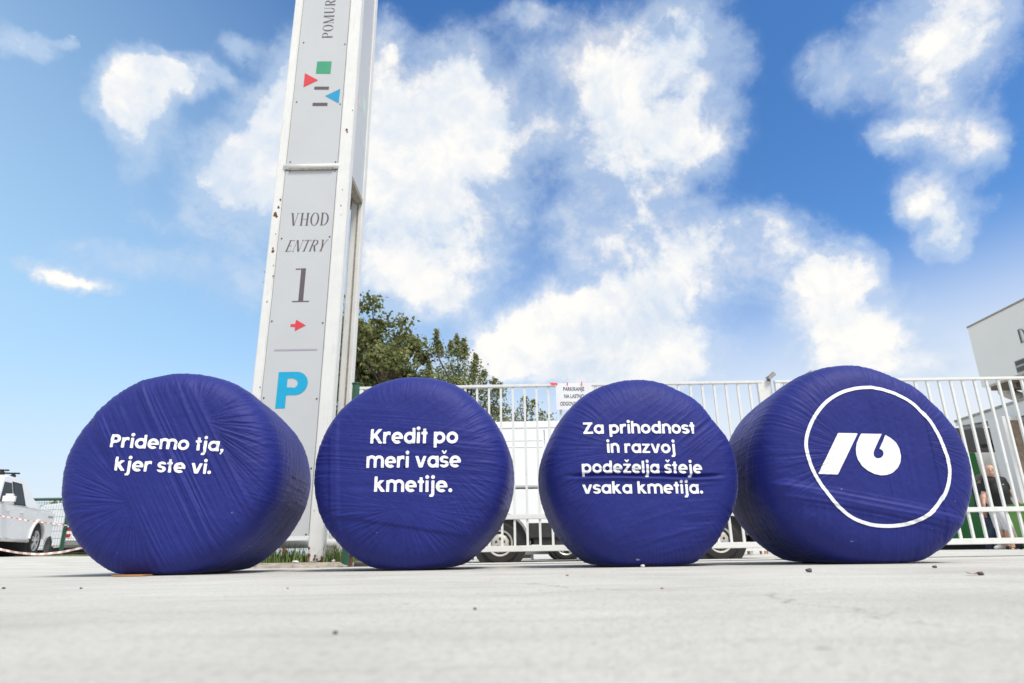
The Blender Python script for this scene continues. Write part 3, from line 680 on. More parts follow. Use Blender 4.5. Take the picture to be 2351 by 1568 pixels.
    # small geometric emblem
    def quad(pts): return (s_poly(pts), bb(pts))
    flat_marks('emblem_square', [quad([z7(*p) for p in ((550, 493), (667, 493), (657, 592), (539, 592))])], M_green_ink, root, py)
    flat_marks('emblem_triangle', [quad([z7(*p) for p in ((450, 588), (558, 645), (438, 703))])], M_red_ink, root, py)
    flat_marks('emblem_triangle', [quad([z7(*p) for p in ((736, 714), (613, 773), (724, 832))])], M_blue_ink, root, py)
    flat_marks('emblem_bar', [quad([z7(*p) for p in ((528, 697), (646, 697), (644, 721), (525, 721))])], M_ink, root, py)
    flat_marks('emblem_bar', [quad([z7(*p) for p in ((514, 828), (634, 828), (632, 853), (511, 853))])], M_ink, root, py)
    # vertical word running up the panel
    g, w = layout('POMUR', .12, .4, serif); A = z7(672, 305); top = z7(588, 250)[1]; capw = A[0] - z7(588, 305)[0]
    lz = (z7(640, 257)[1] - z7(640, 305)[1]) / .62; sh = []
    for f, x0_, gw in g:
        def ff(X, Z, f=f, x0_=x0_): return f((Z - A[1]) / lz - x0_, (A[0] - X) / capw) * min(lz, capw)
        sh.append((ff, (A[0] - capw * 1.04 - .02, A[0] + .03, A[1] + (x0_ - .06) * lz, A[1] + (x0_ + gw + .06) * lz)))
    flat_marks('lettering', sh, M_ink, root, py)
    M_rust = pm('rust_flake', (.16, .055, .03), .9, .4, 30)
    fx_ = random.Random(3)
    for (x, z, r) in [(*z8(300, 272), .018), (*z8(283, 336), .022), (*z8(258, 395), .034), (*z8(270, 408), .02), (*z8(262, 550), .010), (*z8(238, 665), .016), (*z8(238, 690), .030), (*z8(241, 805), .010), (*z8(241, 890), .014), (*z8(172, 858), .010), (*z8(160, 940), .008), (*z8(190, 1098), .014), (*z7(838, 893), .012), (*z7(790, 1052), .022), (*z7(795, 1068), .016),
                      (*z8(800, 192), .010), (*z8(788, 320), .012), (*z8(790, 395), .008), (*z1(107, 355), .012), (*z1(455, 1150), .008), (*z1(421, 1393), .018), (*z1(420, 1440), .026), (*z1(414, 1462), .03), (*z1(461, 1440), .016), (*z1(455, 1462), .022), (*z1(475, 1465), .015)]:
        pts = [(x + r * (.5 + .8 * fx_.random()) * math.cos(6.283 * k / 11) * .75, z + r * (.5 + .9 * fx_.random()) * math.sin(6.283 * k / 11)) for k in range(11)]
        if z < .06: pts = [(a, max(b, .056)) for a, b in pts]
        fq = s_poly(pts); flat_marks('rust_patch', [(fq, bb(pts))], M_rust, root, .0, .005, .0025)
    # the same emblem and word, in pale tints, on the side panel
    fd = lambda n, c: pm(n, c, .4, .04)
    yy = lambda t: pw + .03 + t * (D - 2 * pw - .06)
    zz = lambda y: z7(700, y)[1]; xs = xR1 - .0125
    def sideq(name, pts, mat):
        me = bpy.data.meshes.new(name); me.from_pydata([(xs, yy(t), zz(y)) for t, y in pts], [], [list(range(len(pts)))]); me.update(); link(name, me, mat, root)
    sideq('emblem_square', [(.45, 560), (.8, 600), (.8, 720), (.45, 690)], fd('pale_green', (.52, .64, .57)))
    sideq('emblem_triangle', [(.1, 650), (.45, 740), (.1, 740)], fd('pale_red', (.72, .55, .55)))
    sideq('emblem_triangle', [(.9, 900), (.45, 900), (.9, 1000)], fd('pale_blue', (.50, .58, .66)))
build_pylon()

# ------------------------------------------------------------------ pylon base, pipe barrier, stones, grass
def build_base():
    X0, X1 = -3.75, at(778, 1293, 7.3)[0]
    bm = MB(); n = 60; prof = [(7.02, -.01), (7.05, .028), (7.16, .045), (7.4, .052), (9.0, .055), (9.1, -.05)]
    rows = []
    for i in range(n + 1):
        x = X0 + (X1 + .12 - X0) * i / n; r = []
        for k, (y, z) in enumerate(prof):
            e = max(0, x - X1) / .12
            r.append(bm.bm.verts.new((x + (.0 if k > 1 else .05), y + .03 * math.sin(x * 9 + k) * (k < 3) + .02 * random.uniform(-1, 1) * (k < 4), G(x, y) + z * (1 - .9 * e) + random.uniform(-.006, .006) * (k in (1, 2)))))
        rows.append(r)
    for a, b in zip(rows, rows[1:]):
        for k in range(len(prof) - 1): bm.bm.faces.new((a[k], a[k + 1], b[k + 1], b[k])).smooth = True
    o = bm.build('kerb_strip', pm('crumbling_mortar', (.36, .31, .26), .95, .35, 10, bump=.02, bscale=28, dirt=((.12, .09, .06), .8, 14)))
    tag(o, kind='structure')
    t = thing('pipe_barrier', 'low white pipe barrier on a concrete stub behind the pylon post', 'barrier', (at(700, 1247, 8.35)[0], 8.35, G(-2.5, 8.35)))
    x = t.location.x; z = at(760, 1247.5, 8.35)[2] - t.location.z; xr = at(776, 1247, 8.35)[0] - x; xl = -1.35 - .6
    MB().tube([(xl, 0, z + .012), (xr, 0, z)], .052, 18).build('pipe', pm('dirty_white_pipe', (.76, .75, .73), .5, .06, 4, dirt=((.4, .33, .24), .5, 9)), t)
    for cx in (xr - .075, xl + .1):
        MB().box(cx - .062, cx + .062, -.07, .07, .03, z - .046).build('concrete_stub', M_concrete, t, bevel=.015)
    M_peb = pm('pale_stone', (.62, .58, .53), .85, .2, 30, bump=.004, bscale=50); M_dk = pm('dark_stone', (.10, .09, .085), .9, .3, 30, bump=.004, bscale=50)
    M_leaf = pm('dry_leaf', (.42, .22, .12), .8, .3, 30); M_card = pm('brown_cardboard', (.42, .20, .08), .8, .2, 20)
    def stone(name, px, py, r, mat, label, cat, fl=.65, Y=None, z=None):
        if Y is None:
            d = ray(px, py); tt = -(CH) / d[2]; p = CC + d * tt
            for _ in range(6):
                tt = (G(p[0], p[1]) - CH) / d[2]; p = CC + d * tt
        else: p = at(px, py, Y)
        bmm = bmesh.new(); bmesh.ops.create_icosphere(bmm, subdivisions=3, radius=r); ph = random.uniform(0, 9)
        for v in bmm.verts:
            k = 1 + .22 * math.sin(v.co.x / r * 2.1 + ph) * math.sin(v.co.y / r * 1.7 + ph * 2) + .10 * math.sin(v.co.z / r * 4 + v.co.x / r * 3 + ph)
            v.co *= k; v.co.z *= fl
        for f in bmm.faces: f.smooth = True
        me = bpy.data.meshes.new(name); bmm.to_mesh(me); bmm.free()
        o = link(name, me, mat); o.location = (float(p[0]), float(p[1]), (G(p[0], p[1]) if z is None else z) + r * fl * .8); tag(o, label, cat)
    stone('stone', 678, 1285.5, .034, M_peb, 'smooth pale egg shaped stone lying on the mortar strip by the pylon', 'stone', .5, 7.25, G(-2.2, 7.25) + .045)
    stone('stone', 765, 1288, .02, M_peb, 'small white stone at the foot of the concrete stub', 'stone', .8, 7.5, G(-2, 7.5) + .05)
    for (px, py, r, mt, lab, fl) in ((1857, 1314, .013, M_dk, 'largest dark pebble in front of the emblem bale', .75), (2146, 1304, .009, M_dk, 'dark pebble beside the right foot of the emblem bale', .7),
            (2252, 1321, .010, M_dk, 'dark pebble at far right beside a scrap of dry leaf', .7), (769, 1456, .0030, M_dk, 'dark grit grain in the blurred foreground left of centre', .8),
            (1302, 1322, .007, M_leaf, 'reddish brown chip on the ground before the third bale', .5), (1520, 1352, .0045, M_leaf, 'small orange brown chip in front of the four line bale', .5),
            (186, 1352, .004, M_dk, 'dark pebble in front of the leftmost bale', .7), (460, 1318, .009, M_peb, 'white chip lying at the foot of the leftmost bale', .6),
            (1476, 1302.5, .012, M_peb, 'pale chip wedged under the four line bale', .8), (1090, 1400, .003, M_dk, 'tiny dark grain in the blurred foreground below the second bale', .7),
            (660, 1352, .004, M_leaf, 'brown chip on the ground between the first two bales', .5), (8, 1352, .005, M_dk, 'dark pebble at the left edge of the ground', .7)):
        stone('pebble', px, py, r, mt, lab, 'pebble', fl)
    def scrap(px, py, w, l, mat, label, name, cat):
        d = ray(px, py); p = CC + d * (-CH / d[2]); bm = MB(); a = random.uniform(0, .5)
        for i in range(6):
            u0, u1 = i / 6, (i + 1) / 6; h = lambda u: .003 + .006 * abs(u - .5) ** 1.5 * 3
            wd = lambda u: w * math.sin(math.pi * (.12 + .76 * u)) / 2
            bm.face([(l * (u0 - .5), -wd(u0), h(u0)), (l * (u1 - .5), -wd(u1), h(u1)), (l * (u1 - .5), wd(u1), h(u1) + .002), (l * (u0 - .5), wd(u0), h(u0) + .002)])
        o = bm.build(name, mat); o.location = tuple(map(float, p)); o.rotation_euler = (0, 0, a); tag(o, label, cat)
    scrap(2236, 1321, .03, .05, M_leaf, 'dry brown leaf scrap lying at far right of the ground', 'leaf', 'leaf')
    scrap(1122, 1338, .015, .028, pm('pinkish_leaf', (.6, .42, .36), .8, .2, 30), 'pinkish leaf scrap on the ground before the second bale', 'leaf', 'leaf')
    p = at(297, 1317, 4.02)
    o = MB().box(-.09, .09, -.02, .10, .001, .010).build('cardboard_piece', M_card, bevel=.002); o.location = (float(p[0]), float(p[1]), 0); o.rotation_euler = (0, .0, .05)
    tag(o, 'flat orange brown cardboard strip pinned under the leftmost bale', 'cardboard')
    # grass behind the kerb
    V, Q = [], []
    for _ in range(2600):
        x = rng.uniform(-3.7, -1.2); y = rng.uniform(7.75, 8.9)
        if vnoise(x * 2.3, y * 2.3, 5) < .30: continue
        h = rng.uniform(.05, .19) * (.6 + .8 * vnoise(x * 3, y * 3, 9)); a = rng.uniform(0, 6.28); w = rng.uniform(.003, .007); ln = rng.uniform(.1, .75) * h
        ca, sa = math.cos(a), math.sin(a); b0 = G(x, y) + .05; px_, py_ = -sa * w, ca * w; o = len(V)
        for (u, hh, ww) in ((0, 0, 1), (.35, .55, .8), (1, 1, .12)):
            V += [(x + ca * ln * u + px_ * ww, y + sa * ln * u + py_ * ww, b0 + h * hh), (x + ca * ln * u - px_ * ww, y + sa * ln * u - py_ * ww, b0 + h * hh)]
        Q += [(o, o + 1, o + 3, o + 2), (o + 2, o + 3, o + 5, o + 4)]
    tag(link('grass', npmesh('grass', V, Q), pm('grass_blades', (.13, .20, .045), .7, .5, 9)), 'tufts of green grass growing behind the mortar strip', 'grass', kind='stuff')
    V, Q = [], []
    for _ in range(5000):
        x = rng.uniform(-19, -7); y = rng.uniform(16.2, 18.8)
        h = rng.uniform(.02, .10) * vnoise(x * 1.2, y * 2, 4); a = rng.uniform(0, 6.28); o = len(V); b0 = G(x, y)
        V += [(x - .006, y, b0), (x + .006, y, b0), (x + math.cos(a) * .03, y + math.sin(a) * .03, b0 + h)]; Q.append((o, o + 1, o + 2))
    tag(link('verge_grass', npmesh('verge_grass', V, Q), pm('dry_grass', (.22, .22, .10), .8, .5, 9)), 'thin dry grass along the foot of the green fence', 'grass', kind='stuff')
build_base()

# ------------------------------------------------------------------ white sliding gate in two leaves
GY = 7.3
def zf(px, py): return at(px, py, GY)
def build_gate():
    g0 = G(1, GY); zt1 = zf(1223, 881.5)[2]; zt0 = zf(1223, 887.5)[2]; zm1 = zf(1223, 1180.5)[2]; zm0 = zf(1223, 1191.5)[2]; zb1 = zf(1223, 1252)[2]; zb0 = zf(1223, 1266)[2]
    p0 = zf(1122.5, 917)[0]; dp = zf(1149.9, 917)[0] - p0
    bar = MB().box(-.0125, .0125, .012, .037, zb1 - .01, zt0 + .01); 
    xs0, xs1 = zf(817, 1000)[0], zf(1773, 1000)[0]
    bar_me = None
    def leaf(label, x0, x1, stile):
        nonlocal bar_me
        r = thing('gate_leaf', label, 'gate', (x0, GY, 0), 0, 'white sliding gate leaves')
        L = x1 - x0
        MB().box(0, L, 0, .05, zt0, zt1).build('top_rail', M_white, r, bevel=.004)
        MB().box(.0, L, -.004, .05, zm0, zm1).build('middle_rail', M_white, r, bevel=.004)
        MB().box(0, L, -.012, .06, zb0, zb1).build('bottom_rail', M_white, r, bevel=.005)
        for sx in (0, L - stile): MB().box(sx, sx + stile, .002, .048, zb1 + .001, zt0 - .001).build('stile', M_white, r, bevel=.004)
        k = math.ceil((x0 + stile + .05 - p0) / dp)
        while p0 + k * dp < x1 - stile - .04:
            if bar_me is None:
                o = bar.build('bar', M_white, r); bar_me = o.data
            else: o = link('bar', bar_me, None, r)
            o.location = (p0 + k * dp - x0, 0, 0); k += 1
        return r
    leaf('white barred gate leaf from the green post to the camera post', xs0, xs1 - .03, .055)
    leaf('white barred gate leaf running right from the camera post past the men', zf(1797, 1000)[0] + .0, 7.7, .06)
    gp = thing('gate_post', 'square white gate post between the two barred leaves', 'post', (xs1 + .045, GY + .02, 0))
    w = .055
    MB().box(-w, w, .05, .05 + 2 * w, g0, zt1 + .02).build('shaft', M_white, gp, bevel=.005)
    MB().box(-w - .06, w + .06, .0, .2, g0 - .005, g0 + .012).build('base_plate', M_white, gp)
    x2 = zf(1882, 850)[0]
    g2 = thing('gate_post', 'white post with boxy top rising behind the emblem bale', 'post', (x2, GY + .1, 0))
    MB().box(-.05, .05, .0, .1, G(x2, GY), zf(1882, 862)[2]).build('shaft', M_white, g2, bevel=.005)
    MB().box(-.068, .062, -.03, .13, zf(1882, 861.5)[2], zf(1882, 846)[2] + .005).build('post_head', pm('grey_post_head', (.52, .53, .53), .5, .1), g2, bevel=.006)
    # little floodlight / camera on the first post
    c = thing('security_camera', 'small grey tilted security camera clamped on top of the gate post', 'camera', (zf(1774, 862)[0], GY + .05, zt1 + .005))
    M = Matrix.Rotation(R_(-38), 4, 'Y')
    Mc = Matrix.Translation((.0, 0, .055)) @ M
    MB().box(-.055, .05, -.035, .035, -.022, .022, M=Mc).build('housing', pm('grey_metal', (.33, .33, .33), .5, .15), c, bevel=.005)
    MB().box(-.05, .065, -.04, .04, .024, .03, M=Mc).build('sun_shield', pm('pale_metal', (.55, .55, .53), .45, .1), c)
    MB().tube([(-.03, 0, -.0), (-.03, 0, .03)], .018, 10).build('bracket', pm('rust_brown', (.20, .09, .05), .8, .3), c)
    # rail sunk in the ground
    tr = MB().box(-1.75, 8, 0, .04, 0, .006); o = tr.build('gate_track', pm('rusty_rail', (.22, .20, .18), .8, .3)); o.location = (0, GY - .02, 0)
    for v in o.data.vertices: v.co.z += G(v.co.x, GY)
    tag(o, 'thin dark steel gate track laid in the ground under the gate', 'rail')
    # green round post the gate closes on
    gx = zf(805.5, 1090)[0]; gt = zf(805, 879)[2]
    p = thing('green_post', 'round dark green steel post at the left end of the white gate', 'post', (gx, GY + .03, G(gx, GY)))
    MB().lathe([(.050, .0), (.050, gt)], 24, 'z').build('shaft', M_greenmetal, p)
    MB().lathe([(.058, gt), (.058, gt + .014), (.0, gt + .02)], 24, 'z').build('cap', pm('dark_cap', (.03, .05, .04), .6), p)
    MB().lathe([(.058, .235), (.058, .25)], 24, 'z').build('collar', M_greenmetal, p)
    MB().box(.046, .064, -.014, .014, .0, gt - .03).build('latch_strip', pm('red_lead_paint', (.25, .05, .04), .7, .3, 12), p)
    # drain pipe lying behind the post foot
    o = MB().tube([(0, 0, .03), (1.0, .03, .03)], [.03, .03], 12).build('drain_hose', pm('grey_hose', (.34, .31, .27), .8, .2, 20, bump=.006, bscale=45)); o.location = (gx + .06, GY + .16, G(gx, GY)); tag(o, 'grey ribbed hose on the ground by the green post', 'hose')
    # paper notice
    A, B = zf(1275.3, 881), zf(1361, 940)
    n = thing('paper_notice', 'white paper notice PARKIRANJE NA LASTNO taped to the gate bars', 'notice', (A[0], GY - .012, B[2]))
    w, h = B[0] - A[0], A[2] - B[2]; bm = MB()
    for i in range(12):
        f = lambda u: -.004 - .006 * math.sin(u * 7)
        u0, u1 = i / 12, (i + 1) / 12
        bm.face([(w * u0, f(u0), 0), (w * u1, f(u1), .0), (w * u1, f(u1), h), (w * u0, f(u0), h)], smooth=True)
    sheet = bm.build('sheet', pm('notice_paper', (.80, .80, .82), .7, .04, 4), n)
    for txt, cx, cy, hh in (('PARKIRANJE', 347, 187, 27), ('NA LASTNO', 350, 239, 27), ('ODGOVORNOST', 350, 293, 27)):
        q = zf((1900 + cx / 2.01) * .63541, (1320 + cy / 2.01) * .63541); q2 = zf((1900 + cx / 2.01) * .63541, (1320 + (cy - hh) / 2.01) * .63541)
        cv = bpy.data.curves.new('text', 'FONT'); cv.body = txt; cv.align_x = 'CENTER'; cv.size = 1; cv.offset = .012
        tmp = bpy.data.objects.new('text', cv); COL.objects.link(tmp); dg = bpy.context.evaluated_depsgraph_get()
        me = bpy.data.meshes.new_from_object(tmp.evaluated_get(dg)); bpy.data.objects.remove(tmp); bpy.data.curves.remove(cv)
        co = np.array([v.co[:] for v in me.vertices]); sc = (q2[2] - q[2]) / .70
        tw = {'PARKIRANJE': 153, 'NA LASTNO': 143, 'ODGOVORNOST': 200}[txt] / 2.01 * .63541; xw = (zf(1300 + tw, 900)[0] - zf(1300, 900)[0]) / (co[:, 0].max() - co[:, 0].min())
        for v in me.vertices:
            x, z = v.co.x * xw + q[0] - A[0], v.co.y * sc + q[2] - B[2]; v.co = (x, -.004 - .006 * math.sin(x / w * 7) - .0025, z)
        me.name = 'lettering'; link('lettering', me, pm('grey_print', (.09, .09, .10), .6, .05), n)
    for (x0, x1, z0, z1, s) in ((170, 232, 128, 150, 1), (295, 305, 128, 150, 0), (400, 410, 122, 150, 0)):
        a = zf((1900 + x0 / 2.01) * .63541, (1320 + z0 / 2.01) * .63541); b = zf((1900 + x1 / 2.01) * .63541, (1320 + z1 / 2.01) * .63541)
        bm = MB(); xa, xb, za, zb_ = a[0] - A[0], b[0] - A[0], a[2] - B[2], b[2] - B[2]
        if s: bm.face([(xa, -.008, za), (xb - .01, -.008, za - .005), (xb, -.012, zb_ + .015), (xa + .03, -.014, zb_)])
        else: bm.face([(xa, -.010, za), (xb, -.010, za), (xb - .002, -.014, zb_), (xa + .002, -.014, zb_)])
        bm.build('tape_strip', pm('red_tape', (.72, .05, .04), .5, .1), n)
build_gate()
# ------------------------------------------------------------------ vehicles (local frame: x forward, rear axle at 0, y left, z up)
def wheel(parent, x, y, r, w, rim_r, style, out, rim_mat=None):
    """tyre with its rim as a sub-part; out = +1 / -1 is the side the rim faces"""
    s = out
    pr = [(rim_r, -w * .5), (rim_r + .03, -w * .5), (r - .035, -w * .52), (r - .008, -w * .42), (r, -w * .3), (r, w * .3), (r - .008, w * .42), (r - .035, w * .52), (rim_r + .012, w * .5), (rim_r, w * .44), (rim_r, -w * .5)]
    o = MB().lathe([(a, b * s) for a, b in pr], 48, 'y').build('wheel', M_tyre, parent, smooth=True); o.location = (x, y, r)
    f = w * .44; b = MB()
    if style == 'steel':
        b.lathe([(rim_r + .012, f * s), (rim_r + .004, (f + .012) * s), (rim_r - .02, (f + .004) * s), (rim_r - .03, (f - .05) * s), (rim_r * .80, (f - .03) * s), (rim_r * .62, (f - .012) * s), (rim_r * .56, (f - .002) * s), (rim_r * .50, (f + .002) * s), (rim_r * .2, (f + .006) * s), (0, (f + .008) * s)], 48, 'y')
        ro = b.build('rim', rim_mat or M_steel, o, smooth=True); h = MB()
        for k in range(12):
            a = 6.2832 * k / 12; h.lathe([(0, (f - .020) * s), (.018, (f - .0195) * s), (.018, (f - .045) * s)], 10, 'y', o=(rim_r * .73 * math.cos(a), 0, rim_r * .73 * math.sin(a)))
        for k in range(5):
            a = 6.2832 * k / 5 + 1.57; h.lathe([(0, (f + .0085) * s), (.022, (f + .0075) * s), (.024, (f - .02) * s)], 12, 'y', o=(rim_r * .33 * math.cos(a), 0, rim_r * .33 * math.sin(a)))
        h.build('rim_holes', pm('wheel_hole', (.05, .045, .04), .8), o)
    else:
        b.lathe([(rim_r + .012, f * s), (rim_r, (f + .01) * s), (rim_r - .022, (f + .0) * s), (rim_r - .03, (f - .1) * s)], 48, 'y')
        for k in range(5):
            for d in (-.11, .11):
                a = 6.2832 * k / 5 + .3; c0 = (rim_r * .14 * math.cos(a + d * 3), rim_r * .14 * math.sin(a + d * 3)); c1 = (rim_r * .97 * math.cos(a + d * 1.5), rim_r * .97 * math.sin(a + d * 1.5))
                dx, dz = c1[0] - c0[0], c1[1] - c0[1]; L = math.hypot(dx, dz); nx, nz = -dz / L * .016, dx / L * .016
                P4 = [(c0[0] + nx, c0[1] + nz), (c1[0] + nx, c1[1] + nz), (c1[0] - nx, c1[1] - nz), (c0[0] - nx, c0[1] - nz)]
                b.prism(P4, (f - .03) * s, (f + .004) * s, 'xz')
        b.lathe([(.06, (f - .03) * s), (.055, (f + .008) * s), (0, (f + .01) * s)], 20, 'y')
        b.build('rim', M_alloy, o, smooth=True)
        MB().lathe([(rim_r - .03, (f - .075) * s), (0, (f - .075) * s)], 32, 'y').build('rim_backing', pm('brake_dark', (.02, .02, .02), .6), o)
    return o
def arc(cx, cz, r, a0, a1, n=12): return [(cx + r * math.cos(R_(a0 + (a1 - a0) * k / n)), cz + r * math.sin(R_(a0 + (a1 - a0) * k / n))) for k in range(n + 1)]
def shell(lower, upper, W, taper, belt, mat, parent, name='body', bev=.03):
    """two stacked extruded side profiles; the upper one leans inward"""
    b = MB(); b.prism(lower, -W / 2, W / 2, 'xz')
    n0 = len(b.bm.verts)
    if upper:
        b.prism(upper, -W / 2 + .012, W / 2 - .012, 'xz'); b.bm.verts.ensure_lookup_table()
        for v in b.bm.verts[n0:]:
            k = max(0, v.co.z - belt); v.co.y *= 1 - taper * k
    return b.build(name, mat, parent, bevel=bev, seg=3, ang=25, smooth=True)
def side_poly(name, pts, W, taper, belt, mat, parent, off=.006, both=True):
    last = None
    for s in ((1, -1) if both else (-1,)):
        P3 = []
        for x, z in pts: P3.append((x, s * ((W / 2 - .012) * (1 - taper * max(0, z - belt)) + off), z))
        b = MB(); q = [(x, y - s * .012, z) for x, y, z in P3]
        A = [b.bm.verts.new(p) for p in P3]; B = [b.bm.verts.new(p) for p in q]; n = len(A)
        b.bm.faces.new(A); b.bm.faces.new(B[::-1])
        for i in range(n): b.bm.faces.new((A[i], B[i], B[(i + 1) % n], A[(i + 1) % n]))
        last = b.build(name, mat, parent, bevel=.004, seg=1)
    return last

def big_van():
    Y = 11.3; W = 2.0; c = at(1148, 1246.7, Y); cf = at(1654.6, 1243, Y); wb = cf[0] - c[0]; r = .335
    t = thing('panel_van', 'long white panel van parked behind the barred gate', 'van', (c[0], Y + W / 2, c[2] - r), 0)
    low = [(-1.05, .42)] + [(-.49, .42)] + arc(0, .335, .46, 169, 11) + [(.49, .42), (wb - .50, .42)] + arc(wb, .335, .47, 169, 11) + [(wb + .50, .42), (wb + .98, .42), (wb + .98, .85), (wb + .78, 1.12), (wb + .25, 1.24), (-1.05, 1.24)]
    zt = at(1200, 965, Y)[2] - (c[2] - r) - .0
    up = [(-1.05, 1.235), (-1.03, zt - .05), (-.98, zt), (wb - .85, zt), (wb - .62, zt - .05), (wb + .28, 1.235)]
    shell(low, up, W, .045, 1.25, M_carwhite, t, bev=.035)
    # dusty black sill cladding, bumpers and arch trims
    MB().box(.55, wb - .56, -W / 2 + .03, W / 2 - .03, .24, .415).build('sill', M_sill, t, bevel=.02)
    MB().box(.455, wb - .465, -W / 2 - .006, W / 2 + .006, .40, .66).build('side_cladding', M_sill, t, bevel=.015)
    MB().box(wb + .56, wb + 1.06, -W / 2 + .0, W / 2 - .0, .26, .62).build('front_bumper', M_sill, t, bevel=.05)
    MB().box(-1.12, -.56, -W / 2 + .02, W / 2 - .02, .36, .58).build('rear_bumper', M_sill, t, bevel=.04)
    for x in (0, wb):
        A = arc(x, .335, .466, 8, 172, 20); B = arc(x, .335, .452, 172, 8, 20)
        for s in (-1, 1):
            b = MB(); y0 = s * (W / 2 + .012); b.prism(A + B, y0, y0 - s * .03, 'xz'); b.build('arch_trim', pm('pale_arch_trim', (.20, .19, .175), .6, .2), t)
        MB().lathe([(.455, -W / 2 + .05), (.455, W / 2 - .05)], 32, 'y', o=(x, 0, .345), cap=True).build('wheel_well', M_black, t)
    for x in (0, wb):
        for s in (-1, 1): wheel(t, x, s * (W / 2 - .12), r, .215, .205, 'steel', s)
    xd0, xd1 = at(1252, 1050, Y)[0] - c[0], at(1252, 1050, Y)[0] - c[0] + 1.3
    side_poly('sliding_door', [(xd0, .70), (xd1, .70), (xd1, zt - .17), (xd0, zt - .17)], W, .045, 1.25, M_carwhite, t, .012, both=False)
    side_poly('door_gap', [(xd0 - .012, .69), (xd0 - .001, .69), (xd0 - .001, zt - .16), (xd0 - .012, zt - .16)], W, .045, 1.25, M_dark, t, .004, both=False)
    zr = at(1200, 1123.5, Y)[2] - t.location.z
    side_poly('door_rail', [(-.55, zr - .028), (xd0 - .03, zr - .028), (xd0 - .03, zr + .028), (-.55, zr + .028)], W, .045, 1.25, M_black, t, .004, both=False)
    for zz in (zr + .055, zr - .055, at(1150, 1011, Y)[2] - t.location.z, at(1150, 1026, Y)[2] - t.location.z):
        side_poly('crease', [(-.95, zz - .006), (xd0 - .03, zz - .006), (xd0 - .03, zz + .006), (-.95, zz + .006)], W, .045, 1.25, M_carwhite, t, .008, both=False)
    side_poly('crease', [(-.95, zt - .13), (wb - .9, zt - .13), (wb - .9, zt - .115), (-.95, zt - .115)], W, .045, 1.25, pm('van_gutter', (.5, .5, .5), .5), t, .008, both=False)
    side_poly('side_window', [(wb - .52, 1.27), (wb + .12, 1.27), (wb - .48, zt - .35), (wb - .56, zt - .33)], W, .045, 1.25, M_glass, t)
    b = MB(); b.face([(wb + .262, -.86, 1.28), (wb + .262, .86, 1.28), (wb - .57, .80, zt - .11), (wb - .57, -.80, zt - .11)]); o = b.build('windscreen', M_glass, t); o.location = (.022, 0, .022)
    for s in (-1, 1): MB().box(wb + .80, wb + 1.0, s * .72 - .16, s * .72 + .16, .80, .98).build('headlight', pm('headlight_glass', (.6, .62, .64), .1, .1), t, bevel=.03)
    MB().box(.52, .68, -W / 2 + .0, -W / 2 + .02, .24, .30).build('reflector', pm('chrome_bit', (.8, .8, .8), .2), t)
big_van()

def black_car():
    Y = 15.0; W = 1.8; c = at(1300, 1257, Y); r = .325; wb = 2.65; z0 = G(c[0], Y)
    t = thing('parked_car', 'black hatchback with alloy wheels glimpsed under the van', 'car', (c[0], Y + W / 2, z0), 0)
    low = [(-.75, .25), (-.40, .25)] + arc(0, .325, .39, 170, 10) + [(.40, .22), (wb - .40, .22)] + arc(wb, .325, .39, 170, 10) + [(wb + .40, .25), (wb + .85, .28), (wb + .85, .62), (wb + .3, .88), (wb - .4, .95), (-.75, .95)]
    shell(low, [(-.72, .94), (-.55, 1.32), (-.1, 1.46), (1.2, 1.46), (wb - .4, .94)], W, .22, .95, M_carblack, t, bev=.05)
    side_poly('side_window', [(-.35, 1.0), (1.9, 1.0), (1.2, 1.38), (-.1, 1.38)], W, .22, .95, M_glass, t)
    for x in (0, wb):
        MB().lathe([(.385, -W / 2 + .04), (.385, W / 2 - .04)], 28, 'y', o=(x, 0, .335), cap=True).build('wheel_well', M_black, t)
        for s in (-1, 1): wheel(t, x, s * (W / 2 - .11), r, .2, .225, 'alloy', s)
    for s in (-1, 1): MB().box(-.78, -.68, s * .68 - .15, s * .68 + .15, .66, .84).build('tail_light', pm('tail_light_red', (.55, .02, .02), .2), t, bevel=.02)
black_car()

